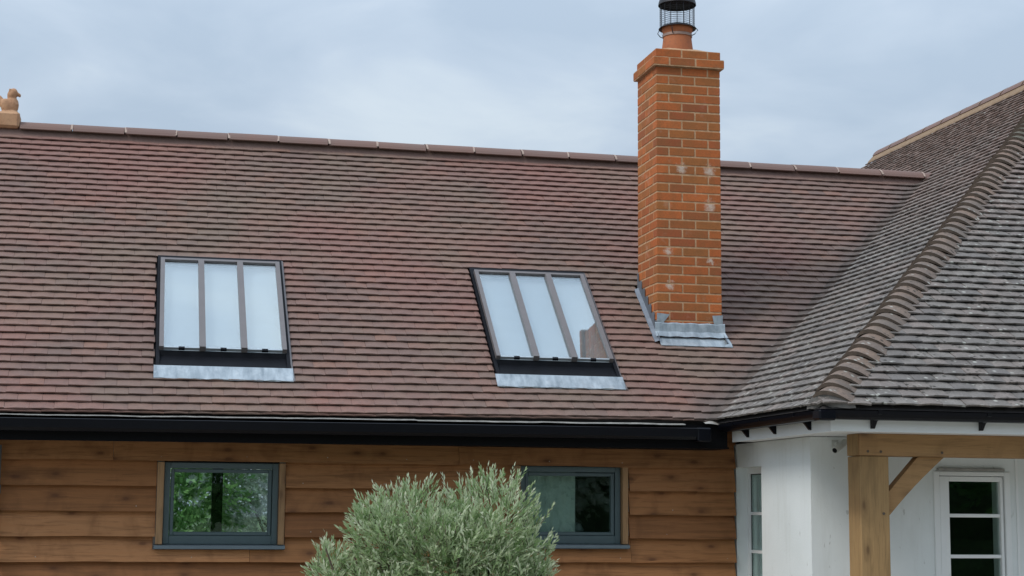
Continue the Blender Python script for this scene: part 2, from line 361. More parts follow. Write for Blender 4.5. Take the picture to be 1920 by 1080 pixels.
M = dict(
    btile=m_barn_tile(), htile=m_house_tile(), vtile=m_vtile(), bonnet=m_house_tile('weathered_bonnet_tile', .62), moss=m_moss(), brick=m_brick(),
    mortar=m_mortar(), ridge_mortar=m_mortar('pale_ridge_mortar', (.175, .108, .092), (.215, .135, .112)), joint=m_mortar('joint_mortar', (.32, .235, .195), (.44, .34, .285)),
    sand_mortar=m_mortar('sandy_mortar', (.20, .13, .078), (.28, .19, .115)), hip_mortar_shade=m_mortar('shaded_hip_mortar', (.075, .058, .045), (.12, .09, .07)),
    end_mortar=m_mortar('grey_hip_mortar', (.10, .095, .09), (.17, .16, .15)),
    pot=m_terracotta(), finial=m_terracotta('pale_terracotta', (.42, .22, .12), (.52, .31, .18)), ridge=m_ridge(), lead=m_lead(), leadd=m_plain('dull_lead', (.155, .175, .205), .5, .35, var=.25, scale=9, bump=14),
    board=m_wood('stained_softwood', [(.285, .120, .043), (.385, .175, .068), (.235, .094, .034), (.43, .205, .086), (.32, .130, .046)], knot=(.10, .038, .016), grain=.6),
    oak=m_wood('oak_beam', [(.32, .185, .082), (.38, .225, .100)], (.10, .05, .025), .3, 0),
    oakv=m_wood('oak_post', [(.29, .180, .080), (.345, .215, .096)], (.10, .055, .025), .3, 2),
    trimv=m_wood('pale_softwood_trim', [(.29, .165, .080), (.34, .20, .100)], (.14, .07, .035), .25, 2),
    black=m_plain('black_plastic', (.003, .0035, .006), .30, spec=.16), soffit=m_plain('black_paint', (.003, .003, .004), .6, spec=.12),
    cast=m_plain('black_metal', (.02, .02, .024), .5), wire=m_plain('dark_steel', (.03, .03, .035), .45, .6), strap=m_plain('dull_band', (.30, .20, .16), .5, .4),
    frame=m_plain('grey_green_frame', (.070, .105, .112), .45, var=.06), sill=m_plain('grey_sill', (.12, .155, .18), .4, var=.06),
    bronze=m_plain('bronze_aluminium', (.155, .140, .140), .45, .15, var=.07), dark=m_plain('dark_kerb', (.005, .006, .009), .6, var=.2, spec=.15),
    silver=m_plain('silver_edge', (.42, .47, .50), .35, .5), upvc=m_plain('white_plastic', (.74, .755, .75), .4, var=.04, scale=3),
    render=m_render(), felt=m_plain('grey_felt', (.30, .29, .27), .8, var=.3), plaster=m_plain('plaster', (.62, .62, .60), .9, var=.05, scale=2),
    under=m_plain('roof_underlay', (.035, .03, .03), .9), floor=m_plain('concrete_floor', (.25, .24, .23), .8),
    curtain=m_plain('grey_curtain', (.34, .40, .41), .9, var=.15), blind=m_plain('pale_green_panel', (.36, .42, .385), .8, var=.12, scale=3),
    blindw=m_plain('added_blind_sheet', (.28, .305, .325), .9, var=.03, scale=2), room=m_plain('room_shade', (.03, .03, .03), .9), downpipe=m_plain('grey_pipe', (.10, .11, .12), .45),
    glass=m_glass('window_glass', .07, .9, (.88, .95, .925), (.94, 1, .98), .10),
    skyglass=m_glass('solar_glass', .22, .9, (.95, .98, .985), (.94, .99, 1.0), .04),
    housed=m_plain('beige_sensor', (.50, .51, .48), .5),
    leaf=m_leaf('silvery_leaf', [(.19, .31, .11), (.37, .48, .25), (.58, .65, .44), (.76, .79, .60), (.27, .40, .18)], .5),
    leafg=m_leaf('green_leaf', [(.10, .24, .07), (.16, .34, .10), (.26, .42, .16), (.12, .28, .09)], .35),
    leafs=m_leaf('grey_leaf', [(.34, .42, .34), (.50, .56, .48), (.62, .66, .58), (.28, .38, .28)], .35),
    nail=m_plain('nail_head', (.40, .36, .30), .5, .4), bark=m_plain('bark', (.10, .075, .055), .9, var=.35, scale=20, bump=40),
    hedge=m_plain('hedge_leaves', (.035, .07, .02), .9, var=.7, scale=9, bump=30), grass=m_ground())

# ------------------------------------------------------------------ measures of the place (metres)
GZ = -3.65                      # ground level
TH = rad(40.9413); ST, CT = math.sin(TH), math.cos(TH); BZ = -.6905; EZ = -1.3818
RY, RZ = 2.2079, 1.3176         # top line of the barn ridge
S0 = (EZ-BZ)/ST                 # barn slope coordinate of the eave
S1 = (RZ-.10-BZ)/ST             # and of the ridge
GA = (S1-S0)/43.6               # tile gauge
RISE = GA*ST
PH = rad(38.398); SP, CP, TP = math.sin(PH), math.cos(PH), math.tan(PH)
XH, YH = .2086, -2.80; GH = RISE/SP
NH = 65; HRX = XH+NH*RISE/TP; HRZ = EZ+NH*RISE
HY1 = 6.55                      # far verge of the house roof
XL, XW = -5.56, -5.03           # barn verge and end wall
WY = -.3835
BO = Vector((0, 0, BZ)); BN = Vector((0, -ST, CT))
def bp(x, s, n=0.0): return Vector((x, s*CT-n*ST, BZ+s*ST+n*CT))
def frame(o, ex, es, n): return Matrix(((ex.x, es.x, n.x, o.x), (ex.y, es.y, n.y, o.y), (ex.z, es.z, n.z, o.z), (0, 0, 0, 1)))
BEX, BES = Vector((1, 0, 0)), Vector((0, CT, ST))
def eave_dev(x, s):             # the eave of the barn is not quite level: it drops towards the left
    f = 1-(s-S0)/(S1-S0)
    return max(0, f)*.0075*(x+2.0)/ST*(1 if x < -.2 else max(0, (.2-x)/.4))

# ================================================================== ground
g = MB(); n_ = 24
vs = []; fs = []
for i in range(n_+1):
    for j in range(n_+1):
        u = (i/n_*2-1); v = (j/n_*2-1); X = u*abs(u)*600; Y = v*abs(v)*600
        vs.append((X, Y, GZ-.02))
for i in range(n_):
    for j in range(n_): fs.append((i*(n_+1)+j, (i+1)*(n_+1)+j, (i+1)*(n_+1)+j+1, i*(n_+1)+j+1))
g.add(vs, fs); g.build('ground', M['grass'], kind='structure')

# ================================================================== BARN
barn = tag(empty('barn', (-2.2, WY, GZ)), 'timber clad barn with a brown clay tiled roof, two rooflights and a tall brick chimney', 'barn')
def slab(mb, x0, x1, s0, s1, n0, n1, mi=0):
    v = [bp(x, s, n) for n in (n0, n1) for s in (s0, s1) for x in (x0, x1)]
    mb.add(v, [(0, 1, 3, 2), (4, 6, 7, 5), (0, 4, 5, 1), (2, 3, 7, 6), (0, 2, 6, 4), (1, 5, 7, 3)], mi=mi)
SKX = (-3.9385, -1.3995); SKW = .9364; SKS0, SKS1 = -.3769, .8384
holes = [(x-.0, x+SKW+.0, SKS0-.02, SKS1+.0) for x in SKX]
deck = MB()
def deck_x(s0, s1, xa, xb): slab(deck, xa, xb, s0, s1, -.05, -.004)
deck_x(S0+.02, holes[0][2], XL+.02, 1.2); deck_x(holes[0][3], S1+.02, XL+.02, 4.0)
xs_ = [XL+.02, holes[0][0], holes[0][1], holes[1][0], holes[1][1], 1.9]
for k in (0, 2, 4): deck_x(holes[0][2], holes[0][3], xs_[k], xs_[k+1])
# rear slope
ye, zr = S1*CT, BZ+S1*ST
deck.add([(XL, ye, zr-.004), (4.0, ye, zr-.004), (4.0, 2*ye+.8, EZ), (XL, 2*ye+.8, EZ), (XL, ye, zr-.05), (4.0, ye, zr-.05), (4.0, 2*ye+.8, EZ-.05), (XL, 2*ye+.8, EZ-.05)],
         [(0, 1, 2, 3), (7, 6, 5, 4), (0, 3, 7, 4), (1, 5, 6, 2), (3, 2, 6, 7)])
roof = deck.build('roof', M['under'], barn)

def tile_mesh(mb, wd, ln, T, slope, th, camber, twist=0.0, Mx=None, rnd=0.0, jit=0.0):
    xs = [-.5, -.25, 0, .25, .5]; v = []
    for lay in (0, 1):
        for j, y in enumerate((0.0, ln)):
            for x in xs:
                z = T-slope*y+camber*(1-4*x*x)+twist*x*(1-j)
                jj = (random.random()-.5)*jit if j == 0 else 0
                v.append((x*wd, y+jj*(1 if lay == 0 else .6), z-(th if lay else 0)))
    f = []
    for i in range(4):
        f.append((i, i+1, 6+i, 5+i)); f.append((10+i, 11+i, 1+i, i))
    f.append((0, 5, 15, 10)); f.append((4, 14, 19, 9))
    for i in range(4): f.append((10+i, 15+i, 16+i, 11+i))
    mb.add(v, f, Mx, rnd)

def px_area(pts):
    uv = []
    for p in pts:
        d = p-CAM; z = d.dot(CF)
        if z <= 0: return 0
        uv.append((960+FPX*d.dot(CR)/z, 540-FPX*d.dot(CU)/z))
    cx = sum(u for u, _ in uv)/len(uv); cy = sum(v for _, v in uv)/len(uv)
    if not (0 < cx < 1920 and 0 < cy < 1080): return 0
    a = 0
    for i in range(len(uv)):
        a += uv[i][0]*uv[(i+1) % len(uv)][1]-uv[(i+1) % len(uv)][0]*uv[i][1]
    return abs(a)/2

def lay_tiles(tiles, mat, parent, T, slope, th, camber, ln, nvar, label=None, limit=300):
    """tiles: (area, matrix, width). largest become parts, the rest one joined part"""
    tiles.sort(key=lambda t: -t[0])
    variants = {}
    def var(wq, k):
        key = (wq, k)
        if key not in variants:
            mb = MB(); tile_mesh(mb, wq, ln, T, slope, th, camber*random.uniform(.55, 1.3), random.uniform(-.004, .004), jit=.004)
            variants[key] = mb.mesh('roof_tile', mat)
        return variants[key]
    full = max(t[2] for t in tiles)
    singles = [t for t in tiles if t[2] > full-1e-4][:limit]
    ids = set(id(t) for t in singles)
    for t in singles: inst('roof_tile', var(round(t[2], 4), random.randrange(nvar)), t[1], parent)
    mb = MB()
    for t in tiles:
        if id(t) in ids: continue
        tile_mesh(mb, t[2], ln, T, slope, th, camber*random.uniform(.5, 1.35), random.uniform(-.004, .004), t[1], random.random()+.001, jit=.004)
    o = mb.build('roof_tiling', mat, parent, kind='stuff')
    return o

def sub_intervals(a, b, blocks):
    segs = [(a, b)]
    for c, d in blocks:
        out = []
        for p, q in segs:
            if d <= p or c >= q: out.append((p, q)); continue
            if c > p: out.append((p, c))
            if d < q: out.append((d, q))
        segs = out
    return [(p, q) for p, q in segs if q-p > .012]

TW = .167
tiles = []
for k in range(-1, 44):
    s = S0+max(k, 0)*GA if k >= 0 else S0-.012
    zc = EZ+k*RISE
    xv = XH+(k+.5)*RISE/TP-.01
    blocks = []
    for sx in SKX:
        if s+GA > SKS0-.185 and s < SKS1+.105: blocks.append((sx-.03, sx+SKW+.035))
    if s+GA*.7 > 0 and s < .70: blocks.append((-.015, .57))
    off = (k % 2)*TW/2+.03
    i0 = int((XL-off)//TW)
    for i in range(i0, 80):
        a = off+i*TW; b = a+TW
        if b < XL: continue
        a = max(a, XL)
        if a > xv+.02: break
        b = min(b, xv+.06)
        for p, q in sub_intervals(a, b, blocks):
            c = (p+q)/2; ds = eave_dev(c, s)+random.gauss(0, .0011)+.0016*noise.noise(Vector((c*1.3, s*2, 0)))
            o = bp(c, s+ds, random.gauss(0, .0007)-(.013 if k < 0 else 0))
            rz_ = random.gauss(0, .0045)
            Mx = frame(o, BEX, BES, BN) @ Matrix.Rotation(rz_, 4, 'Z') @ Matrix.Rotation(random.gauss(0, .004), 4, 'Y')
            wd = q-p-.0012 if q-p > TW-1e-6 else q-p-.001
            hid = k < 0 or (p > xv-.25)
            ar = 0 if hid else px_area([bp(p, s), bp(q, s), bp(q, s+GA), bp(p, s+GA)])
            tiles.append((ar, Mx, round(wd, 5)))
lay_tiles(tiles, M['btile'], roof, .0370, .200, .0108, .0030, GA+.032, 10)

# ridge
def arch(r, h, n=9, a0=-1.05, a1=1.05): return [(r*math.sin(a0+(a1-a0)*i/(n-1))/math.sin(a1), h*math.cos(a0+(a1-a0)*i/(n-1))) for i in range(n)]
def ridge_mesh(ln, r, h, th, mat):
    mb = MB(); v = []; f = []; pr = arch(r, h, 11, -1.15, 1.15); po = arch(r-th*.6, h-th, 11, -1.15, 1.15); n = len(pr)
    for x in (0, ln):
        for p in pr: v.append((x, p[0], p[1]))
        for p in po: v.append((x, p[0], p[1]))
    m2 = 2*n
    for i in range(n-1):
        f += [(i, i+1, m2+i+1, m2+i), (n+i, m2+n+i, m2+n+i+1, n+i+1), (i, n+i, n+i+1, i+1), (m2+i, m2+i+1, m2+n+i+1, m2+n+i)]
    f += [(0, m2, m2+n, n), (n-1, 2*n-1, m2+2*n-1, m2+n-1)]
    mb.add(v, f); return mb.mesh('ridge_tile', mat, smooth=False)
RL = .4532
rtm = [ridge_mesh(RL-.014, .115+.002*j, .135, .016, M['ridge']) for j in range(3)]
rx = -4.7245-RL; nj = 0
joints = MB()
while rx < 3.30:
    Mx = Matrix.Translation((rx+.007, RY, RZ-.132+random.gauss(0, .0012))) @ Matrix.Rotation(random.gauss(0, .0025), 4, 'Y') @ Matrix.Rotation(random.gauss(0, .004), 4, 'Z')
    inst('ridge_tile', rtm[nj % 3], Mx, roof)
    if nj: 
        pr = arch(.1160, .1362); v = []
        for x in (rx-.0085, rx+.0085+random.random()*.004):
            for p in pr: v.append((x+p[0]*.06*(1 if nj % 2 else -1), RY+p[0], RZ-.1325+p[1]))
        m_ = len(pr); joints.add(v, [(i, i+1, m_+i+1, m_+i) for i in range(m_-1)])
    rx += RL; nj += 1
short = ridge_mesh(.20, .112, .13, .016, M['ridge']); inst('ridge_tile', short, Matrix.Translation((rx+.002, RY, RZ-.135)), roof)
rend = MB()   # rounded mortared stop where the ridge meets the house roof
pr = arch(.112, .13, 9); v = []; f = []
for j, (dx, k) in enumerate(((0, 1), (.05, .96), (.085, .75), (.10, .4))):
    for p in pr: v.append((rx+.20+dx, RY+p[0]*k, RZ-.135+p[1]*k))
for j in range(3):
    for i in range(8): f.append((j*9+i, j*9+i+1, j*9+10+i, j*9+9+i))
rend.add(v, f); rend.build('ridge_stop', M['ridge'], roof)
pr = arch(.1145, .1375)
for x in (rx-.008,):
    v = [(x+dx, RY+p[0], RZ-.133+p[1]) for dx in (0, .02) for p in pr]; joints.add(v, [(i, i+1, 9+i+1, 9+i) for i in range(8)])
joints.build('ridge_joint', M['joint'], roof, kind='stuff')
bed = MB()    # irregular bedding mortar under the ridge tiles
for side in (-1, 1):
    v = []; n = 150
    for i in range(n+1):
        x = -5.50+i*(3.45+5.50)/n
        lo = .100+.006*noise.noise(Vector((x*5, side, 0)))+.004*random.random()
        for yy, zz in ((.06, .062), (lo-.012, .022), (lo, .004)):
            v.append((x, RY+side*yy, RZ-.131+zz-.0))
    # drop to roof level
    v = [(a, b, (c if j % 3 == 0 else (BZ+(RY-abs(b-RY))*math.tan(TH) if side else c)+.030+(.012 if j % 3 == 1 else .0))) for j, (a, b, c) in enumerate(v)]
    bed.add(v, [(i*3+j, i*3+j+1, i*3+j+4, i*3+j+3) for i in range(n) for j in range(2)])
bed.build('ridge_bedding', M['ridge_mortar'], roof)

# finial: a moulded terracotta squirrel-like beast on a block saddle at the end of the ridge
fin = empty('finial', (-5.27, RY, RZ-.05), barn); tag(fin, label='pale terracotta finial of a perched animal on a rounded block at the ridge end')
fb = MB(); fb.box(-5.47, -5.176, RY-.115, RY+.115, RZ-.075, RZ+.068, bev=.020)
o = fb.build('saddle_block', M['finial'], fin)
def blob(mb, c, r, rot=(0, 0, 0), n=14):
    from mathutils import Euler
    R_ = Euler(rot).to_matrix(); v = []; f = []
    for i in range(n//2+1):
        a = math.pi*i/(n//2)
        for k in range(n):
            b = 2*math.pi*k/n
            v.append(Vector(c)+R_ @ Vector((r[0]*math.sin(a)*math.cos(b), r[1]*math.sin(a)*math.sin(b), r[2]*math.cos(a))))
    for i in range(n//2):
        for k in range(n): f.append((i*n+k, i*n+(k+1) % n, (i+1)*n+(k+1) % n, (i+1)*n+k))
    mb.add(v, f)
fa = MB(); zt = RZ+.058; fx = -5.265
blob(fa, (fx-.005, RY, zt+.010), (.095, .075, .03))
blob(fa, (fx+.010, RY, zt+.085), (.062, .055, .085), (0, .12, 0))
blob(fa, (fx-.035, RY-.03, zt+.075), (.050, .035, .070), (0, -.25, 0))
blob(fa, (fx-.035, RY+.03, zt+.075), (.050, .035, .070), (0, -.25, 0))
blob(fa, (fx+.012, RY, zt+.188), (.044, .042, .060), (0, .35, 0))
blob(fa, (fx+.028, RY, zt+.214), (.034, .040, .016), (0, .4, 0))
blob(fa, (fx+.034, RY, zt+.092), (.036, .040, .066), (0, -.1, 0))
blob(fa, (fx+.056, RY, zt+.192), (.034, .022, .016), (0, .35, 0))
blob(fa, (fx+.076, RY, zt+.178), (.012, .011, .016), (0, .5, 0))
blob(fa, (fx-.010, RY-.027, zt+.222), (.012, .008, .018)); blob(fa, (fx-.010, RY+.027, zt+.222), (.012, .008, .018))
blob(fa, (fx-.095, RY, zt+.125), (.040, .030, .080), (0, -.75, 0)); blob(fa, (fx-.135, RY, zt+.185), (.035, .028, .060), (0, -.35, 0))
blob(fa, (fx-.150, RY, zt+.235), (.030, .024, .035), (0, .3, 0))
blob(fa, (fx+.045, RY-.030, zt+.100), (.030, .013, .014), (0, .5, 0)); blob(fa, (fx+.045, RY+.030, zt+.100), (.030, .013, .014), (0, .5, 0))
o = fa.build('animal_figure', M['finial'], fin)
md = o.modifiers.new('fuse', 'REMESH'); md.mode = 'VOXEL'; md.voxel_size = .008; md.use_smooth_shade = True
md = o.modifiers.new('soften', 'SMOOTH'); md.factor = .5; md.iterations = 3

# --- rooflights
def skylight(x0, label):
    sk = empty('skylight', bp(x0+SKW/2, SKS0, 0), barn); tag(sk, label=label)
    def bar(mb, xa, xb, sa, sb, n0, n1): slab(mb, xa, xb, sa, sb, n0, n1)
    x1 = x0+SKW
    k = MB(); bar(k, x0-.022, x0+.004, SKS0-.188, SKS1+.085, -.04, .050); bar(k, x1-.004, x1+.022, SKS0-.188, SKS1+.085, -.04, .050)
    bar(k, x0+.004, x1-.004, SKS1-.004, SKS1+.085, -.04, .050); k.build('kerb', M['dark'], sk)
    a = MB()
    v = [bp(x, s, n) for x in (x0+.0045, x1-.0045) for s, n in ((SKS0-.002, .052), (SKS0-.03, .022), (SKS0-.188, .046), (SKS0-.188, -.01), (SKS0-.002, -.03))]
    a.add(v, [(0, 1, 6, 5), (1, 2, 7, 6), (2, 3, 8, 7), (3, 4, 9, 8), (0, 4, 3, 2, 1), (5, 6, 7, 8, 9)]); a.build('sill_apron', M['dark'], sk)
    fr = MB(); B = .033
    bar(fr, x0, x0+B, SKS0, SKS1, .052, .088); bar(fr, x1-B, x1, SKS0, SKS1, .052, .088); bar(fr, x0+B, x1-B, SKS1-B*.8, SKS1, .052, .087)
    fr.build('sash_frame', M['bronze'], sk)
    b = MB(); bar(b, x0+B, x1-B, SKS0+.001, SKS0+.016, .056, .078); b.build('bottom_trim', M['silver'], sk)
    pw = (SKW-2*B-2*.046)/3
    for j in range(3):
        xa = x0+B+j*(pw+.046)
        p = MB(); bar(p, xa-.004, xa+pw+.004, SKS0+.014, SKS1-B*.8+.003, .066, .072); p.build('pane', M['skyglass'], sk)
        c = MB(); bar(c, xa+pw/2-.022, xa+pw/2+.022, SKS0-.008, SKS0+.013, .060, .080); c.build('clip', M['dark'], sk)
        if j < 2:
            mlb = MB(); bar(mlb, xa+pw, xa+pw+.046, SKS0-.006, SKS1-B*.8, .054, .098); mlb.build('glazing_bar', M['bronze'], sk)
    # lead apron lying over the tiles below
    ap = MB(); n = 24; v = []
    for i in range(n+1):
        x = x0-.036+(SKW+.072)*i/n
        for s, nn in ((SKS0-.1885, .052), (SKS0-.215, .048), (SKS0-.328+.004*math.sin(i*1.9)+.003*random.random(), .0405+.002*math.sin(i*1.3)), (SKS0-.330, .033)):
            v.append(bp(x, s, nn))
    ap.add(v, [(i*4+j, i*4+j+1, i*4+j+5, i*4+j+4) for i in range(n) for j in range(3)]); ap.build('lead_apron', M['lead'], sk)
    sd_ = MB()
    for xx, sg in ((x1+.022, 1),):
        v = [bp(xx+dx, s, nn) for s in (SKS0-.33, SKS0-.12, SKS1+.08) for dx, nn in ((0, .047), (.014*sg, .040))]
        v[0:2] = [bp(xx+.012, SKS0-.33, .042), bp(xx+.026, SKS0-.33, .040)]
        sd_.add(v, [(0, 1, 3, 2), (2, 3, 5, 4)])
    sd_.build('side_soaker', M['bronze'], sk)
    rv = MB()   # plastered reveal under the glass
    t = .42
    for (xa, xb, sa, sb) in ((x0-.03, x0-.005, SKS0-.05, SKS1+.03), (x1+.005, x1+.03, SKS0-.05, SKS1+.03), (x0-.005, x1+.005, SKS1+.002, SKS1+.03), (x0-.005, x1+.005, SKS0-.05, SKS0-.022)):
        slab(rv, xa, xb, sa, sb, -t, -.052)
    rv.build('reveal', M['plaster'], sk)
    bl = MB(); n = 14; v = []  # pale sheet added close under the glass to brighten the panes
    for i in range(n+1):
        s_ = SKS0-.01+(SKS1+.01-SKS0)*i/n; v += [bp(x0+.004, s_, .012-.003*(i % 2)), bp(x1-.004, s_, .012-.003*(i % 2))]
    bl.add(v, [(2*i, 2*i+1, 2*i+3, 2*i+2) for i in range(n)]); bl.build('added_blind', M['blindw'], sk)
skylight(SKX[0], 'left rooflight, three tall panes in a brown metal frame above a pale lead apron')
skylight(SKX[1], 'right rooflight next to the chimney, three tall panes in a brown metal frame')

# --- chimney
Z1 = 1.5245; CW = .5525; CD = .5285; CH = .0755
def pinwheel(k):
    """bricks of one course in a unit square stack; returns boxes in metres"""
    a, b, j = .1010, .2135, .01225; W_ = CW; out = []
    # front, right, back, left as (along start, along end) of stretchers, rotationally symmetric
    segs = [(a+j, a+j+b), (a+2*j+b, W_)]
    for side in range(4):
        for p, q in segs:
            if k % 2: p, q = W_-q, W_-p
            if side == 0: r = (p, q, 0, a)
            elif side == 1: r = (W_-a, W_, p, q)
            elif side == 2: r = (W_-q, W_-p, W_-a, W_)
            else: r = (0, a, W_-q, W_-p)
            out.append(r)
    return out
chim = empty('chimney', (CW/2, CD/2, -.3), barn); tag(chim, label='tall orange brick chimney stack with lead flashing, clay pot and bird guard')
ytop = Z1+3*CH
def add_brick(r, z, grow=0.0):
    x0, x1, y0, y1 = r; sy = CD/CW
    gx = grow
    if grow:
        X = [x0, x1]; Y = [y0, y1]
        X = [(-gx if abs(x) < 1e-6 else CW+gx if abs(x-CW) < 1e-6 else x) for x in X]; Y = [(-gx if abs(y) < 1e-6 else CW+gx if abs(y-CW) < 1e-6 else y) for y in Y]
        x0, x1 = X; y0, y1 = Y
    y0 *= sy; y1 *= sy
    key = (round(x1-x0, 4), round(y1-y0, 4), random.randrange(3))
    if key not in bmesh_cache:
        mb = MB(); mb.box(-(x1-x0)/2, (x1-x0)/2, -(y1-y0)/2, (y1-y0)/2, 0, CH-.0125, bev=.0030); bmesh_cache[key] = mb.mesh('brick', M['brick'])
    inst('brick', bmesh_cache[key], Matrix.Translation(((x0+x1)/2+random.uniform(-.0006, .0006), (y0+y1)/2+random.uniform(-.0006, .0006), z+.0062+random.gauss(0, .0006))) @ Matrix.Rotation(random.uniform(-.003, .003), 4, 'Z'), chim)
bmesh_cache = {}
for k in range(33):
    z = ytop-(k+1)*CH
    for r in pinwheel(k+1):
        yb = r[2] if r[2] > .2 else r[3]
        roofz = BZ+min(r[3], CW)*math.tan(TH)*1.0
        if z+CH < BZ+r[2]*math.tan(TH)-.05: continue
        add_brick(r, z, .030 if k == 1 else (.004 if k == 0 else 0))
core = MB(); core.box(.0030, CW-.0030, .0030, CD-.0030, ytop-33*CH-.1, ytop-2*CH-.002); core.box(-.0268, CW+.0268, -.0268, CD+.0268, ytop-2*CH+.0, ytop-CH-.001)
core.box(-.0008, CW+.0008, -.0008, CD+.0008, ytop-CH-.0005, ytop-.004)
v = [(0.03, .03, ytop+.0), (CW-.03, .03, ytop), (CW-.03, CD-.03, ytop), (.03, CD-.03, ytop), (CW/2-.12, CD/2-.12, ytop+.05), (CW/2+.12, CD/2-.12, ytop+.05), (CW/2+.12, CD/2+.12, ytop+.05), (CW/2-.12, CD/2+.12, ytop+.05)]
core.add(v, [(0, 1, 5, 4), (1, 2, 6, 5), (2, 3, 7, 6), (3, 0, 4, 7), (4, 5, 6, 7), (3, 2, 1, 0)])
core.build('mortar', M['mortar'], chim)
pc = (CW/2-.005, CD/2, ytop)
pt = MB(); pt.lathe([(.138, -.02), (.137, .03), (.128, .10), (.121, .155), (.118, .19), (.122, .215), (.129, .235), (.132, .262), (.118, .268), (.108, .26), (.108, .0)], pc, 40)
pt.build('chimney_pot', M['pot'], chim, smooth=True)
bd = MB(); bd.lathe([(.1215, .178), (.1255, .178), (.1255, .200), (.1215, .200), (.1215, .178)], pc, 40); bd.build('band', M['strap'], chim)
cw = MB()
cw.lathe([(.158, .252), (.135, .272), (.100, .282), (.02, .285)], pc, 40); cw.lathe([(.158, .250), (.130, .268), (.02, .278)], pc, 40)
cw.build('guard_base', M['cast'], chim)
cg = MB()
for i in range(16):
    a = 2*math.pi*i/16+.05; cg.tube([(pc[0]+.146*math.cos(a), pc[1]+.146*math.sin(a), pc[2]+z) for z in (.262, .475)], .0018 if i % 4 else .0030, 5)
for j in range(11):
    z = .275+j*.0165; pts = [(pc[0]+.146*math.cos(2*math.pi*i/28), pc[1]+.146*math.sin(2*math.pi*i/28), pc[2]+z) for i in range(29)]
    cg.tube(pts, .0015, 4, caps=False)
cg.build('guard_mesh', M['wire'], chim)
cc = MB(); cc.lathe([(.158, .455), (.161, .458), (.158, .48), (.148, .515), (.120, .548), (.07, .57), (.0, .58)], pc, 40); cc.lathe([(.158, .456), (.154, .48), (.142, .51), (.10, .535), (.0, .55)], pc, 40); cc.build('guard_cap', M['cast'], chim)
br = MB()
for a, bulge in ((rad(-35), .030), (rad(-125), .004), (rad(150), .02), (rad(60), .01)):
    pts = [(pc[0]+r*math.cos(a), pc[1]+r*math.sin(a), pc[2]+z) for r, z in ((.150, .262), (.150+bulge, .225), (.135+bulge*.6, .195), (.127, .185))]
    br.tube(pts, .004, 5)
br.tube([(pc[0]-.125, pc[1]-.03, pc[2]+.12), (pc[0]-.145, pc[1]-.05, pc[2]+.16), (pc[0]-.155, pc[1]-.05, pc[2]+.195)], .0012, 4)
br.build('bracket', M['wire'], chim)
# flashing
fl = MB(); n = 16; v = []
for i in range(n+1):
    t = i/n; x = -.022+(CW+.044)*t; e_ = .0
    for y, z in ((-.006, BZ+.158), (-.010, BZ+.150), (-.014, BZ+.085), (-.052, BZ-.005+.046)):
        v.append((x if y > -.03 else -.022-.004+(CW+.06)*t, y, z+.003*math.sin(i*1.7)))
fl.add(v, [(i*4+j, i*4+j+1, i*4+j+5, i*4+j+4) for i in range(n) for j in range(3)])
fl.build('lead_cover_flashing', M['lead'], chim)
fl = MB(); v = []
for i in range(n+1):
    t = i/n
    for s, nn in ((.0, .05), (-.055, .044), (-.10-.004*math.sin(i*1.1), .040), (-.102, .034)):
        v.append(bp(-.012+(CW+.055)*t+(.012 if s < -.05 else 0), s, nn))
fl.add(v, [(i*4+j, i*4+j+1, i*4+j+5, i*4+j+4) for i in range(n) for j in range(3)]); fl.build('lead_apron', M['lead'], chim)
for side in (-1, 1):
    sf = MB(); xx = -.0045 if side < 0 else CW+.0045
    for j_ in range(18, 34):       # stepped cover flashing, one step to every bed joint
        zj = ytop-j_*CH; y1_ = (zj-.205-BZ)/math.tan(TH); y2_ = y1_+CH/math.tan(TH)
        if y2_ < .0 or y1_ > CD: continue
        y1_ = max(y1_, -.008); y2_ = min(y2_, CD)
        pts = [(y1_, BZ+y1_*math.tan(TH)+.02), (y2_, BZ+y2_*math.tan(TH)+.02), (y2_, zj-.004), (y1_+.012, zj), (y1_, zj-.02)]
        v = [(xx, a, b) for a, b in pts]+[(xx+side*.003, a, b) for a, b in pts]
        k_ = len(pts); sf.add(v, [tuple(range(k_)), tuple(range(2*k_-1, k_-1, -1))]+[(i, (i+1) % k_, k_+(i+1) % k_, k_+i) for i in range(k_)])
    wd_ = .035
    pts = [(-.03, 0), (CD+.05, 0)]
    n = 12; v = []
    for i in range(n+1):
        s = -.06+(.76)*i/n
        v += [bp(xx, s, .075), bp(xx+side*.004, s, .055), bp(xx+side*(wd_+.004*math.sin(i*2.1)), s, .040), bp(xx+side*(wd_+.001), s, .034)]
    sf.add(v, [(i*4+j, i*4+j+1, i*4+j+5, i*4+j+4) for i in range(n) for j in range(3)])
    sf.build('step_flashing', M['leadd'], chim)
cs = MB()   # corner tabs of lead on the front face
cs.add([(-.004, -.0075, BZ+.12), (.045, -.0075, BZ+.150), (.105, -.0075, BZ+.225), (-.004, -.0075, BZ+.235)], [(0, 1, 2, 3)])
cs.build('lead_corner', M['lead'], chim); cs = MB()
cs.add([(CW+.004, -.0075, BZ+.12), (CW-.07, -.0075, BZ+.150), (CW-.085, -.0075, BZ+.225), (CW+.004, -.0075, BZ+.232)], [(0, 3, 2, 1)])
cs.build('lead_corner', M['lead'], chim)

# --- walls and boards
WZT = EZ-.12
wins = [(-3.868, -3.045, -2.312, -1.722), (-1.222, -.424, -2.300, -1.714)]
wb = MB(); y0, y1 = WY+.012, WY+.17
xs_ = [XW, wins[0][0], wins[0][1], wins[1][0], wins[1][1], .505]
for k in (0, 2, 4): wb.box(xs_[k], xs_[k+1], y0, y1, GZ-.1, WZT)
for (a, b, c, d) in wins: wb.box(a, b, y0, y1, GZ-.1, c); wb.box(a, b, y0, y1, d, WZT)
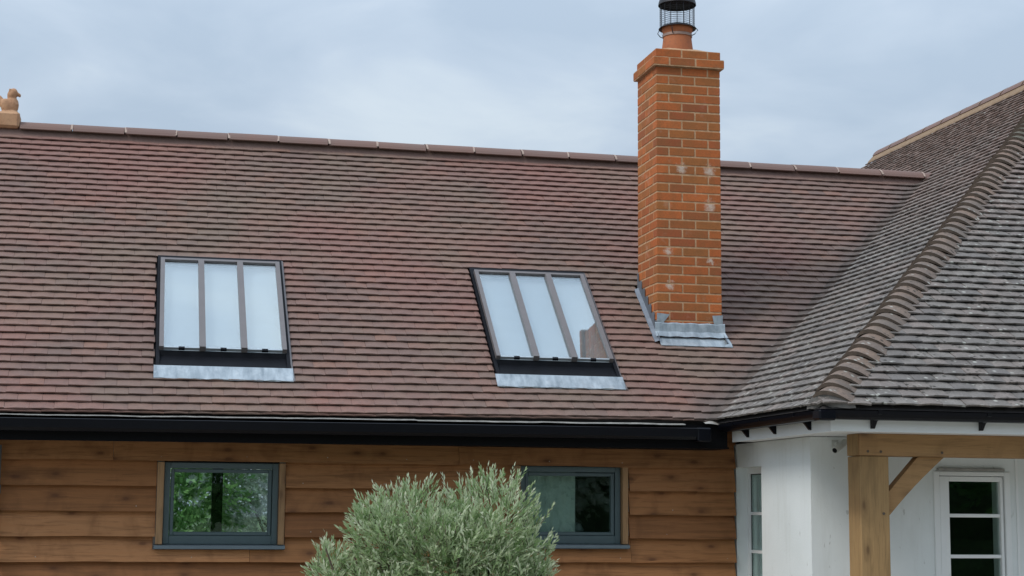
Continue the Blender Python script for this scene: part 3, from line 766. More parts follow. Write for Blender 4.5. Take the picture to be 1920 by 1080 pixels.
# end wall, rear wall with the opening the left window looks through
wb.prism([(y1, GZ-.1), (4.72, GZ-.1), (4.72, EZ-.05), (S1*CT, zr-.09), (y1, EZ+.30)], 'x', XW, XW+.16)
wb.prism([(y1, GZ-.1), (4.72, GZ-.1), (4.72, EZ-.05), (S1*CT, zr-.09), (y1, EZ+.30)], 'x', 1.2, 1.36)
RW = (-3.80, -2.42, -2.9, -1.45)
wb.box(XW, RW[0], 4.72, 4.88, GZ-.1, EZ); wb.box(RW[1], 1.36, 4.72, 4.88, GZ-.1, EZ); wb.box(RW[0], RW[1], 4.72, 4.88, GZ-.1, RW[2]); wb.box(RW[0], RW[1], 4.72, 4.88, RW[3], EZ)
wb.build('wall', M['plaster'], barn)
fo = MB(); fo.box(XW, 1.2, WY, 4.72, GZ-.1, GZ+.02); fo.build('floor', M['floor'], barn)
rwn = MB(); xm = -3.235
for a, b, c, d in ((RW[0], RW[0]+.05, RW[2], RW[3]), (RW[1]-.05, RW[1], RW[2], RW[3]), (xm-.055, xm+.055, RW[2], RW[3])): rwn.box(a, b, 4.75, 4.82, c, d)
rwn.box(RW[0], RW[1], 4.755, 4.815, RW[3]-.05, RW[3]); rwn.box(RW[0], RW[1], 4.755, 4.815, RW[2], RW[2]+.05)
rwn.build('rear_window_frame', M['soffit'], barn)

BG = .1810; ZB0 = -1.7145
def board(segs, k, seed):
    """segs: list of (x0,x1,ztop); one lapped board, bottom edge proud"""
    zb = ZB0-k*BG; mb = MB(); off = .0
    for (a, b, zt) in segs:
        n = max(1, int((b-a)/.09)); v = []
        for i in range(n+1):
            x = a+(b-a)*i/n
            dz = .0060*noise.noise(Vector((x*1.7, seed*3.1, 0)))+.0026*noise.noise(Vector((x*4, seed, 2)))
            dy = .0018*noise.noise(Vector((x*1.1, seed*1.7, 5)))
            h = BG+.022
            tt = min(1, (zt-zb)/h)
            yt = WY-.060+(.056)*tt
            v += [(x, WY-.060+dy, zb+dz), (x, yt+dy, zt), (x, yt+dy+.014, zt), (x, WY-.030+dy, zb+dz+.004)]
        f = [(i*4+j, i*4+(j+1) % 4, i*4+4+(j+1) % 4, i*4+4+j) for i in range(n) for j in range(4)]
        f += [(0, 1, 2, 3), (n*4+3, n*4+2, n*4+1, n*4)]
        mb.add(v, f)
    for (a, b, zt) in segs:
        x = a+.10+random.random()*.25
        while x < b-.04:
            z = zb+.035+random.gauss(0, .006); y = WY-.060+.056*.18
            if z < zt-.03 and random.random() < .75: mb.box(x-.0035, x+.0035, y-.0015, y+.004, z-.0035, z+.0035, mi=1)
            x += .6+random.gauss(0, .02)
    return mb.build('weatherboard', [M['board'], M['nail']], barn)
TOP = BG+.022; sd0 = 0
WR = .498
def row(k, cuts, notch=None):
    global sd0
    zb = ZB0-k*BG; zt = zb+TOP
    for a, b in cuts:
        segs = [(a+.001, b-.001, zt)]
        if notch:
            for (p, q, z) in notch:
                out = []
                for (s, e2, t) in segs:
                    if q <= s or p >= e2: out.append((s, e2, t)); continue
                    if p > s: out.append((s, p, t))
                    out.append((max(p, s), min(q, e2), z))
                    if q < e2: out.append((q, e2, t))
                segs = out
        board(segs, k, sd0); sd0 += 1
L1, R1 = wins[0][0]-.055, wins[0][1]+.050; L2, R2 = wins[1][0]-.055, wins[1][1]+.060
row(-1, [(XW, -3.1), (-3.1, WR)])
row(0, [(XW, -4.235), (-4.235, -1.7), (-1.7, WR)])
for k in (1, 2, 3): row(k, [(XW, L1), (R1, L2), (R2, WR)])
row(4, [(XW, -3.245), (-3.245, -.35), (-.35, WR)], [(wins[0][0]-.07, wins[0][1]+.055, -2.350), (wins[1][0]-.07, wins[1][1]+.065, -2.338)])
row(5, [(XW, -2.6), (-2.6, WR)]); row(6, [(XW, -1.9), (-1.9, WR)]); row(7, [(XW, -3.3), (-3.3, -.6), (-.6, WR)]); row(8, [(XW, -2.2), (-2.2, WR)]); row(9, [(XW, -3.9), (-3.9, WR)]); row(10, [(XW, -1.2), (-1.2, WR)])
cs = MB(); cs.box(XW-.012, XW+.0, WY-.03, WY+.12, GZ-.05, WZT); cs.build('corner_strip', M['soffit'], barn)

def barn_window(w_, label, blind):
    a, b, c, d = w_
    wn = empty('window', ((a+b)/2, WY, c), barn); tag(wn, label=label)
    yf, yb = WY-.004, WY+.075
    fr = MB(); t = .042
    fr.box(a, a+t, yf, yb, c, d, bev=.003); fr.box(b-t, b, yf, yb, c, d, bev=.003); fr.box(a+t, b-t, yf+.001, yb, d-t, d, bev=.003); fr.box(a+t, b-t, yf+.001, yb, c, c+t+.02, bev=.003)
    fr.build('frame', M['frame'], wn)
    sh = MB(); u = t+.004; s_ = .026; y2 = yf+.012; c2 = c+t+.021
    sh.box(a+u, a+u+s_, y2, yb-.01, c2, d-u, bev=.004); sh.box(b-u-s_, b-u, y2, yb-.01, c2, d-u, bev=.004); sh.box(a+u+s_, b-u-s_, y2, yb-.01, d-u-s_, d-u, bev=.004); sh.box(a+u+s_, b-u-s_, y2, yb-.01, c2, c2+s_, bev=.004)
    sh.build('sash', M['frame'], wn)
    p = MB(); p.box(a+u+s_-.003, b-u-s_+.003, y2+.024, y2+.030, c2+s_-.003, d-u-s_+.003); p.build('pane', M['glass'], wn)
    sl_ = MB(); sl_.prism([(WY-.085, c-.032), (WY-.085, c-.008), (WY-.006, c-.002), (WY+.010, c-.002), (WY+.010, c-.032)], 'x', a-.062, b+.052); sl_.build('sill', M['sill'], wn)
    for (p0, p1) in ((a-.052, a-.003), (b+.003, b+.047)):
        tr = MB(); tr.box(p0, p1, WY-.058, WY+.010, c-.001, d+.0, bev=.002); tr.build('side_trim', M['trimv'], wn)
    hd = MB(); hd.box(a-.003, b+.003, WY-.006, WY+.011, d+.0005, d+.02); hd.build('head_flashing', M['soffit'], wn)
    if blind:
        q = MB(); n = 20; v = []
        xa, xb = a+.09, a+.475
        for i in range(n+1):
            x = xa+(xb-xa)*i/n; v += [(x, WY+.135+.006*math.sin(i*1.3), c+.02), (x, WY+.135+.006*math.sin(i*1.3), d-.03)]
        q.add(v, [(2*i, 2*i+1, 2*i+3, 2*i+2) for i in range(n)]); q.build('inner_blind', M['blind'], wn)
        bx = MB(); bx.box(a-.05, b+.05, WY+.9, WY+.93, c-.4, d+.3); bx.box(a-.08, a-.05, WY+.18, WY+.93, c-.4, d+.3); bx.box(b+.05, b+.08, WY+.18, WY+.93, c-.4, d+.3); bx.box(a-.08, b+.08, WY+.18, WY+.93, d+.3, d+.33)  # near-black box, its colour standing in for the unlit room
        bx.build('room_shade_box', M['room'], wn)
        lm = MB(); lm.lathe([(.0, .06), (.03, .05), (.055, .0), (.05, -.01), (.0, -.012)], (b-.20, WY+.55, c+.10), 20); lm.build('table_lamp', M['curtain'], wn)
    return wn
barn_window(wins[0], 'left barn window with grey-green frame, leafy garden showing in the glass', False)
barn_window(wins[1], 'right barn window half hidden by the shrub, dark room and pale blind behind the glass', True)

# gutter, fascia, soffit
def half_gutter(mb, p0, p1, r, zt, n=8, th=.004):
    p0, p1 = Vector(p0), Vector(p1); d = (p1-p0).normalized(); sdv = Vector((d.y, -d.x, 0)); v = []; f = []
    for p in (p0, p1):
        for rr in (r, r-th):
            for i in range(n+1):
                a = math.pi*i/n; v.append(p+sdv*rr*math.cos(a)+Vector((0, 0, zt-rr*math.sin(a)*1.05)))
    m_ = n+1
    for i in range(n):
        f += [(i, i+1, 2*m_+i+1, 2*m_+i), (m_+i, 3*m_+i, 3*m_+i+1, m_+i+1)]
    f += [(0, 2*m_, 3*m_, m_), (n, m_+n, 3*m_+n, 2*m_+n)]
    f += [(i, m_+i, m_+i+1, i+1) for i in range(n)]+[(2*m_+i, 2*m_+i+1, 3*m_+i+1, 3*m_+i) for i in range(n)]
    mb.add(v, f)
gt = MB(); GY = -.862
v = []; f = []
prof = [(GY+.058, -1.432), (GY+.058, -1.505), (GY+.04, -1.522), (GY-.035, -1.522), (GY-.058, -1.50), (GY-.064, -1.440), (GY-.058, -1.436), (GY-.05, -1.440), (GY-.05, -1.495), (GY-.03, -1.512), (GY+.04, -1.512), (GY+.05, -1.432)]
def tilt(x): return .0035*(x+2.2)
n = 14
for i in range(n+1):
    x = XL+(.10-XL)*i/n
    for (y, z) in prof: v.append((x, y, z+tilt(x)))
k_ = len(prof)
f = [(i*k_+j, i*k_+(j+1) % k_, (i+1)*k_+(j+1) % k_, (i+1)*k_+j) for i in range(n) for j in range(k_)]+[tuple(range(k_)), tuple(n*k_+j for j in range(k_-1, -1, -1))]
gt.add(v, f); gt.build('gutter', M['black'], barn)
fc = MB()
v = []; f = []
prof = [(GY+.062, -1.41), (GY+.062, -1.585), (GY+.085, -1.585), (GY+.085, -1.41)]; k_ = 4
for i in range(n+1):
    x = XL+(.30-XL)*i/n
    for (y, z) in prof: v.append((x, y, z+tilt(x)))
f = [(i*k_+j, i*k_+(j+1) % k_, (i+1)*k_+(j+1) % k_, (i+1)*k_+j) for i in range(n) for j in range(k_)]+[tuple(range(k_)), tuple(n*k_+j for j in range(k_-1, -1, -1))]
fc.add(v, f); fc.build('fascia', M['soffit'], barn)
sf = MB(); sf.box(XL, .32, GY+.085, WY+.012, -1.575, -1.563); sf.build('soffit', M['soffit'], barn)
fe = MB(); v = []; n = 260
for i in range(n+1):
    x = XL+(-.05-XL)*i/n; zz = -1.404+tilt(x)*1.5+.0035*noise.noise(Vector((x*3.1, 0, 0)))+.002*noise.noise(Vector((x*11, 4, 0)))
    yy = GY+.012+.006*noise.noise(Vector((x*2.3, 1, 0)))
    if x > -2.1: zz -= .004
    v += [(x, yy, zz), (x, yy-.002, zz-.0062-.002*noise.noise(Vector((x*5, 3, 3)))), (x, yy+.09, zz+.012)]
fe.add(v, [(i*3, i*3+1, i*3+4, i*3+3) for i in range(n)]+[(i*3, i*3+3, i*3+5, i*3+2) for i in range(n)]); fe.build('eaves_felt', M['felt'], barn)
un = MB(); un.box(.02, .13, GY-.068, GY+.062, -1.53, -1.425, bev=.01); un.build('gutter_union', M['black'], barn)
dp = MB(); dp.tube([(XW-.008, WY-.115, z) for z in (-1.62, -2.0, -2.6, GZ)], .034, 12); dp.tube([(XW-.008, WY-.115, z) for z in (-1.90, -1.96)], .040, 12); dp.build('downpipe', M['downpipe'], barn)

# ================================================================== HOUSE
house = tag(empty('house', (2.6, YH+.3, GZ)), 'white rendered house with a weathered grey tiled hipped roof and an oak porch', 'house')
hd = MB()
NF = Vector((0, -SP, CP)); NL = Vector((-SP, 0, CP))
def lp(y, s, n=0.0): return Vector((XH+s*CP-n*SP, y, EZ+s*SP+n*CP))       # left slope: along y, up +x
def fp(x, s, n=0.0): return Vector((x, YH+s*CP-n*SP, EZ+s*SP+n*CP))       # front slope
SH = NH*GH; XE = XH+2*NH*RISE/TP; dn = -.006
HT = Vector((HRX, YH+(HRX-XH), HRZ+dn))
c0 = Vector((XH, YH, EZ+dn)); c1 = Vector((XE, YH, EZ+dn)); c2 = Vector((XH, HY1, EZ+dn)); t1 = Vector((HRX, HY1, HRZ+dn)); c3 = Vector((XE, HY1, EZ+dn))
hd.add([c0, c2, t1, HT], [(0, 1, 2, 3)]); hd.add([c0, HT, c1], [(0, 1, 2)]); hd.add([c1, HT, t1, c3], [(0, 1, 2, 3)], mi=1)
hroof = hd.build('roof', [M['under'], M['htile']], house)
# left slope tiles
tl = []
for k in range(NH):
    s = k*GH; yh0 = YH+s*CP-.0; yv = (BO.z*0)+0
    # valley with the barn: barn slope height equals this course's height
    z = EZ+(k+.3)*RISE; yval = (z-BZ)/math.tan(TH)+.05 if k < 44 else HY1
    ymax = min(HY1, yval+.04) if k < 44 else HY1-.004*(k % 2)
    off = (k % 2)*TW/2
    i0 = int((yh0-off)//TW)
    for i in range(i0, 80):
        a = off+i*TW; b = a+TW
        if b < yh0+.02: continue
        if a > ymax: break
        a = max(a, yh0+.01); b = min(b, ymax)
        if b-a < .012: continue
        c = (a+b)/2
        # face along: local x must be so that x cross s = n ; x = -y direction
        o = lp(c, s+random.gauss(0, .0012), random.gauss(0, .0006))
        Mx = frame(o, Vector((0, -1, 0)), Vector((CP, 0, SP)), NL) @ Matrix.Rotation(random.gauss(0, .005), 4, 'Z') @ Matrix.Rotation(random.gauss(0, .0035), 4, 'Y')
        ar = px_area([lp(a, s), lp(b, s), lp(b, s+GH), lp(a, s+GH)])
        if b > yval-.15 or a < yh0+.15: ar *= .2
        tl.append((ar, Mx, round(b-a-.0025, 5)))
lay_tiles(tl, M['htile'], hroof, .0400, .175, .0125, .0030, GH+.03, 8, limit=110)
tl = []
for k in range(NH):
    s = k*GH; x0 = XH+s*CP; x1 = XE-s*CP
    off = (k % 2)*TW/2+.05
    i0 = int((x0-off)//TW)
    for i in range(i0, 120):
        a = off+i*TW; b = a+TW
        if b < x0+.02: continue
        if a > x1: break
        a = max(a, x0+.01); b = min(b, x1)
        if b-a < .012: continue
        c = (a+b)/2; o = fp(c, s+random.gauss(0, .0022), random.gauss(0, .0016))
        Mx = frame(o, Vector((1, 0, 0)), Vector((0, CP, SP)), NF) @ Matrix.Rotation(random.gauss(0, .009), 4, 'Z') @ Matrix.Rotation(random.gauss(0, .011), 4, 'Y')
        ar = px_area([fp(a, s), fp(b, s), fp(b, s+GH), fp(a, s+GH)])
        tl.append((ar, Mx, round(b-a-.003, 5)))
lay_tiles(tl, M['htile'], hroof, .0460, .215, .0125, .0050, GH+.03, 12, limit=190)

# valley tiles (swept between the two roofs)
for k in range(0, 43):
    z0 = EZ+k*RISE; mb = MB(); v = []; n = 6
    xv = XH+k*RISE/TP; yv = (z0-BZ)/math.tan(TH)
    for lay, (dz_, th_) in enumerate(((0, 0), (0, -.014))):
        for row_ in (0, 1):
            r_ = k*RISE+row_*(RISE*1.25); zz = EZ+r_; X = XH+r_/TP; Y = (zz-BZ)/math.tan(TH)
            aL, aR = .085+.02*math.sin(k*2.1), .10
            P0 = Vector((X-aL, Y, zz)); P2 = Vector((X, Y-aR, zz)); C_ = Vector((X-.012, Y-.012, zz))
            lift = (.036 if row_ == 0 else .012)
            for i in range(n+1):
                t = i/n; p = (1-t)**2*P0+2*t*(1-t)*C_+t*t*P2
                nn = (BN*(1-t)+NL*t).normalized()
                v.append(p+nn*(lift+th_+.003)+Vector((0, 0, random.gauss(0, .0006))))
    m_ = n+1; f = []
    for i in range(n):
        f += [(i, i+1, m_+i+1, m_+i), (2*m_+i, 3*m_+i, 3*m_+i+1, 2*m_+i+1), (i, 2*m_+i, 2*m_+i+1, i+1)]
    f += [(0, m_, 3*m_, 2*m_), (n, 2*m_+n, 3*m_+n, m_+n)]
    mb.add(v, f); mb.build('valley_tile', M['vtile'], hroof)

# bonnet hip tiles
def bonnet_mesh(jj):
    mb = MB(); v = []; n = 10; q = RISE/TP
    rows = [(0, .170, .208, .150, .036), (.55, .155, .190, .126, .030), (1.7, .125, .155, .082, .018)]
    for lay in (0, 1):
        for (u, wl, wr, cz, fz) in rows:
            H = Vector((u*q, u*q, u*RISE)); th = (.026 if u == 0 else .016) if lay else 0
            wl_, wr_ = wl*(1+.05*jj), wr*(1-.04*jj)
            P0 = H+Vector((-.012, wl_, fz)); P2 = H+Vector((wr_, -.012, fz)); C_ = H+Vector((-.055, -.055, cz+fz))
            for i in range(n+1):
                t = i/n; p = (1-t)**2*P0+2*t*(1-t)*C_+t*t*P2
                v.append(p+Vector((th*.25, th*.25, -th*(.35+.65*math.sin(math.pi*t)))) if lay else p)
    m_ = n+1; R_ = len(rows); f = []; mi = []
    for r in range(R_-1):
        for i in range(n):
            a = r*m_+i; f.append((a, a+1, a+m_+1, a+m_)); mi.append(0)
            a += R_*m_; f.append((a, a+m_, a+m_+1, a+1)); mi.append(1)
        f.append((r*m_, r*m_+m_, (R_+r+1)*m_, (R_+r)*m_)); mi.append(0)
        f.append((r*m_+n, (R_+r)*m_+n, (R_+r+1)*m_+n, r*m_+m_+n)); mi.append(0)
    for i in range(n): f.append((i, R_*m_+i, R_*m_+i+1, i+1)); mi.append(1)  # dark brown edge: bedding mortar with the gap's shadow painted in
    b = len(mb.v); mb.add(v, f); mb.mi = mi
    return mb
bms = {}
for mat in ('bonnet', 'moss'):
    for j in range(3): bms[mat, j] = bonnet_mesh(j-1).mesh('bonnet_tile', [M[mat], M['hip_mortar_shade']])
for k in range(0, NH):
    o_ = Vector((XH+k*RISE/TP, YH+k*RISE/TP, EZ+k*RISE+.002))+Vector((random.gauss(0, .003), random.gauss(0, .003), random.gauss(0, .002)))
    key = 'moss' if k > 41 and (k > 45 or random.random() < .5) else 'bonnet'
    inst('bonnet_tile', bms[key, k % 3], Matrix.Translation(o_) @ Matrix.Rotation(random.gauss(0, .02), 4, 'Z') @ Matrix.Rotation(random.gauss(0, .012), 4, 'Y'), hroof)
he = MB()   # mortar stop at the foot of the hip
n = 10; P0 = Vector((XH-.012, YH+.19, EZ+.036)); P2 = Vector((XH+.23, YH-.012, EZ+.036)); C_ = Vector((XH-.04, YH-.04, EZ+.16)); v = []
for i in range(n+1):
    t = i/n; v.append((1-t)**2*P0+2*t*(1-t)*C_+t*t*P2)
A0 = Vector((XH-.012, YH+.20, EZ+.0)); A2 = Vector((XH+.24, YH-.012, EZ+.0)); AC = Vector((XH-.02, YH-.02, EZ+.006))
for i in range(n+1):
    t = i/n; v.append((1-t)**2*A0+2*t*(1-t)*AC+t*t*A2+Vector((0, 0, .003*math.sin(i*2))))
he.add(v, [(i, i+1, n+2+i, n+1+i) for i in range(n)]); he.build('hip_stop', M['end_mortar'], hroof)
# ridge of the house
hrm = ridge_mesh(RL*1.02-.014, .150, .165, .016, M['ridge'])
y = HY1; jm = MB(); cnt = 0
while y > HT.y-.1:
    Mx = Matrix.Translation((HRX, y-.007, HRZ-.098)) @ Matrix.Rotation(-math.pi/2, 4, 'Z')
    inst('ridge_tile', hrm, Mx, hroof)
    if cnt:
        pr = arch(.152, .168); v = [(HRX+p[0], y+dy+p[0]*.05, HRZ-.098+p[1]) for dy in (-.011, .011) for p in pr]
        jm.add(v, [(i, i+1, 9+i+1, 9+i) for i in range(8)])
    y -= RL*1.02; cnt += 1
jm.build('ridge_joint', M['sand_mortar'], hroof, kind='stuff')
bd = MB(); v = []; n = 90
for i in range(n+1):
    yy = HT.y-.1+(HY1-HT.y+.1)*i/n; w_ = .215+.03*noise.noise(Vector((yy*4, 0, 0)))+.008*random.random()
    v += [(HRX-.12, yy, HRZ-.012), (HRX-w_+.01, yy, HRZ-w_*TP+.066), (HRX-w_, yy, HRZ-w_*TP+.044)]
bd.add(v, [(i*3+j, i*3+j+1, i*3+j+4, i*3+j+3) for i in range(n) for j in range(2)]); bd.build('ridge_bedding', M['sand_mortar'], hroof)

# walls
HX = .515; HF = -1.886; HZT = EZ-.142
hw = MB(); WO = (-.94, -.40, -3.1, -1.705)
hw.box(HX, HX+.26, HF, WO[0], GZ-.1, HZT); hw.box(HX, HX+.26, WO[1], 6.35, GZ-.1, HZT); hw.box(HX, HX+.26, WO[0], WO[1], WO[3], HZT); hw.box(HX, HX+.26, WO[0], WO[1], GZ-.1, WO[2])
DO = (1.440, 2.035, -1.752)
hw.box(HX+.26, DO[0], HF, HF+.26, GZ-.1, HZT); hw.box(DO[1], 4.6, HF, HF+.26, GZ-.1, HZT); hw.box(DO[0], DO[1], HF, HF+.26, DO[2], HZT)
hw.build('wall', M['render'], house)
rm = MB(); rm.box(HX+.28, HX+.30, -1.6, .6, GZ, HZT); rm.box(.9, 4.2, .6, .62, GZ, HZT); rm.box(HX+.28, 4.2, -1.6, .6, HZT-.02, HZT); rm.box(HX+.28, 4.2, -1.6, .6, GZ, GZ+.02); rm.box(4.2, 4.22, -1.6, .6, GZ, HZT)  # indoor shade behind door and window put into this box's near-black colour
rm.build('room_shade_box', M['room'], house)
# narrow window in the left wall
wn = empty('window', (.64, -.67, WO[2]), house); tag(wn, label='narrow white window set deep in the side wall, divided by two white bars')
gx = .625; fr = MB()
fr.box(gx-.02, gx+.04, WO[1]-.045, WO[1], WO[2], WO[3]); fr.box(gx-.02, gx+.04, WO[0], WO[0]+.045, WO[2], WO[3]); fr.box(gx-.02, gx+.04, WO[0]+.045, WO[1]-.045, WO[3]-.05, WO[3]); fr.box(gx-.02, gx+.04, WO[0]+.045, WO[1]-.045, WO[2], WO[2]+.05)
fr.build('frame', M['upvc'], wn)
for z in (-2.060, -2.352, -2.65):
    b = MB(); b.box(gx-.012, gx+.012, WO[0]+.0455, WO[1]-.0455, z-.011, z+.011); b.build('glazing_bar', M['upvc'], wn)
gk = MB(); gk.box(gx-.006, gx-.002, WO[1]-.052, WO[1]-.0452, WO[2]+.05, WO[3]-.05); gk.box(gx-.006, gx-.002, WO[0]+.052, WO[1]-.052, WO[3]-.057, WO[3]-.0502); gk.build('gasket', M['soffit'], wn)
p = MB(); p.box(gx, gx+.005, WO[0]+.044, WO[1]-.044, WO[2]+.05, WO[3]-.05); p.build('pane', M['glass'], wn)
cu = MB(); v = []; n = 60
for i in range(n+1):
    yy = WO[0]-.02+(WO[1]-WO[0]+.04)*i/n; xx = gx+.08+.012*math.sin(i*.9)+.004*math.sin(i*2.3); v += [(xx, yy, WO[2]), (xx, yy, WO[3])]
cu.add(v, [(2*i, 2*i+1, 2*i+3, 2*i+2) for i in range(n)]); cu.build('curtain', M['curtain'], wn, smooth=True)
# glazed door
dr = empty('door', (1.74, HF, GZ), house); tag(dr, label='white glazed door under the porch with dark panes split by white bars')
fr = MB(); a, b, zt = DO; y0, y1 = HF-.012, HF+.07
fr.box(a, a+.045, y0, y1, GZ, zt, bev=.004); fr.box(b-.045, b, y0, y1, GZ, zt, bev=.004); fr.box(a+.045, b-.045, y0, y1, zt-.03, zt, bev=.004); fr.build('frame', M['upvc'], dr)
lf = MB(); la, lb, lt = a+.049, b-.049, zt-.034; px0, px1 = 1.566, 1.962; pz1 = -1.822; y2 = HF+.004
lf.box(la, px0, y2, y1-.01, GZ+.02, lt, bev=.005); lf.box(px1, lb, y2, y1-.01, GZ+.02, lt, bev=.005); lf.box(px0, px1, y2, y1-.01, pz1, lt, bev=.005); lf.box(px0, px1, y2, y1-.01, GZ+.02, GZ+.3, bev=.005); lf.build('door_leaf', M['upvc'], dr)
for z in (-2.063, -2.350, -2.64, -2.93, -3.2):
    q = MB(); q.box(px0+.001, px1-.001, y2+.006, y2+.028, z-.0125, z+.0125, bev=.003); q.build('glazing_bar', M['upvc'], dr)
p = MB(); p.box(px0-.003, px1+.003, y2+.03, y2+.036, GZ+.29, pz1+.003); p.build('pane', M['glass'], dr)
ds = MB(); ds.box(a+.03, b-.05, HF-.030, HF-.001, zt+.004, zt+.022, bev=.002); ds.build('drip_bar', M['felt'], dr)
tr = MB(); tr.box(b+.045, b+.062, HF-.008, HF+.002, GZ, HZT); tr.build('wall_trim', M['upvc'], house)
# fascias and soffits
fx0, fy0 = XH+.118, YH+.122; FT, FB = EZ-.035, EZ-.142
ff = MB(); ff.prism([(fy0, FT), (fy0, FB), (fy0+.018, FB), (fy0+.018, FT)], 'x', fx0, 4.6); ff.build('fascia', M['upvc'], house)
ff = MB(); ff.prism([(fx0+.0005, FT-.001), (fx0+.0005, FB-.002), (fx0+.018, FB-.002), (fx0+.018, FT-.001)], 'y', fy0+.0185, GY+.03); ff.build('fascia', M['upvc'], house)
sf = MB(); sf.box(fx0+.019, HX-.001, fy0+.019, GY+.06, FB+.004, FB+.012); sf.box(HX-.001, 4.6, fy0+.019, HF+.001, FB+.004, FB+.012); sf.build('soffit', M['upvc'], house)
ef = MB(); ef.box(XH+.02, 4.6, YH+.095, YH+.115, FT-.03, EZ+.055); ef.build('eaves_felt', M['soffit'], house)
ef = MB(); ef.box(XH+.095, XH+.115, YH+.116, GY+.03, FT-.03, EZ+.055); ef.build('eaves_felt', M['soffit'], house)
# gutters
gy_, gx_ = YH+.05, XH+.048; GT = EZ-.012
hg = MB(); half_gutter(hg, (gx_-.0, gy_, 0), (4.6, gy_, 0), .056, GT); hg.build('gutter', M['black'], house, smooth=False)
hg = MB(); half_gutter(hg, (gx_, gy_-.02, 0), (gx_, GY+.02, 0), .056, GT-.001); hg.build('gutter', M['black'], house, smooth=False)
for x in (.62, 1.395, 2.2, 3.0):
    b = MB(); b.prism([(fy0-.0005, FT-.02), (fy0-.0005, FB+.02), (fy0-.012, FB+.022), (gy_+.02, GT-.062), (gy_-.058, GT-.02), (gy_-.062, GT+.004), (gy_-.052, GT+.004), (gy_-.02, GT-.055)], 'x', x-.014, x+.014); b.build('gutter_bracket', M['black'], house)
for yy in (-2.35, -1.72, -1.18):
    b = MB(); b.prism([(fx0-.0005, FT-.02), (fx0-.0005, FB+.02), (fx0-.012, FB+.022), (gx_+.02, GT-.062), (gx_-.058, GT-.02), (gx_-.062, GT+.004), (gx_-.052, GT+.004), (gx_-.02, GT-.055)], 'y', yy-.014, yy+.014); b.build('gutter_bracket', M['black'], house)
u = MB(); u.box(gx_-.062, gx_+.06, gy_-.062, gy_+.06, GT-.066, GT+.002, bev=.012); u.build('gutter_corner', M['black'], house)
# lead and mortar patch where the two eaves meet
vp = MB(); v = []
for i in range(9):
    t = i/8; v += [(XH-.10+t*.16, -.80-.06*t, EZ+.006+.010*math.sin(t*6)), (XH-.10+t*.16, -.85-.05*t, EZ-.014+.006*math.sin(t*5+1))]
vp.add(v, [(2*i, 2*i+1, 2*i+3, 2*i+2) for i in range(8)]); vp.build('valley_outlet', M['felt'], house)
# sensor lamp under the eave
sn = empty('security_camera', (.70, HF-.08, -1.60), house); tag(sn, label='small pale security camera tucked under the eave beside the post')
s1 = MB(); s1.tube([(.70, HF+.0, -1.572), (.70, HF-.05, -1.572), (.69, HF-.08, -1.585)], .012, 8); s1.box(.675, .725, HF-.006, HF, -1.60, -1.545, bev=.003); s1.build('bracket', M['housed'], sn)
s2 = MB(); s2.tube([(.755, HF-.055, -1.560), (.645, HF-.125, -1.622)], .024, 12); s2.build('body', M['housed'], sn)
s3 = MB(); s3.tube([(.646, HF-.1245, -1.6215), (.642, HF-.127, -1.6235)], .018, 12); s3.build('lens', M['soffit'], sn)
# oak porch frame
po = empty('porch_frame', (.765, -2.3, GZ), house); tag(po, label='pale oak porch frame of post, beam and diagonal brace')
PX0, PX1, PY0, PY1 = .652, .862, -2.4, -2.205; PB = -1.670
q = MB(); q.box(PX0, PX1, PY0, PY1, GZ, PB-.0015, bev=.005); q.build('post', M['oakv'], po)
q = MB(); q.box(PX0+.002, 4.4, PY0-.001, PY1-.002, PB+.0015, FB+.004, bev=.004); q.build('beam', M['oak'], po)
q = MB(); q.box(PX0-.002, PX0+.0018, PY0+.02, PY1, PB+.004, FB+.002); q.build('beam_end', M['oakv'], po)
q = MB(); d0 = (PX1+.0005, -1.925); 
pts = [(PX1+.001, -2.085), (PX1+.001, -1.925), (1.098, PB-.001), (1.290, PB-.001)]
# slightly curved brace
def cv(p, r, bow, n=6):
    out = []
    for i in range(n+1):
        t = i/n; x = p[0]+(r[0]-p[0])*t; z = p[1]+(r[1]-p[1])*t; dx, dz = r[0]-p[0], r[1]-p[1]; l_ = math.hypot(dx, dz)
        k = bow*math.sin(math.pi*t); out.append((x-dz/l_*k, z+dx/l_*k))
    return out
poly = cv(pts[0], pts[3], .012)+cv(pts[2], pts[1], .0)
q.prism(poly, 'y', PY0+.045, PY0+.125); q.build('brace', M['oak'], po)
for (x, z) in ((.712, -1.640), (.806, -1.641), (1.253, -1.642), (.818, -2.054)):
    q = MB(); q.tube([(x, PY0-.004, z), (x, PY0+.03, z)], .0095, 8); q.build('peg', M['hip_mortar_shade'], po)
fb_ = MB(); fb_.box(fx0, fx0+.055, fy0-.003, fy0+.0, FB, FT); fb_.build('fascia_joint', M['upvc'], house)

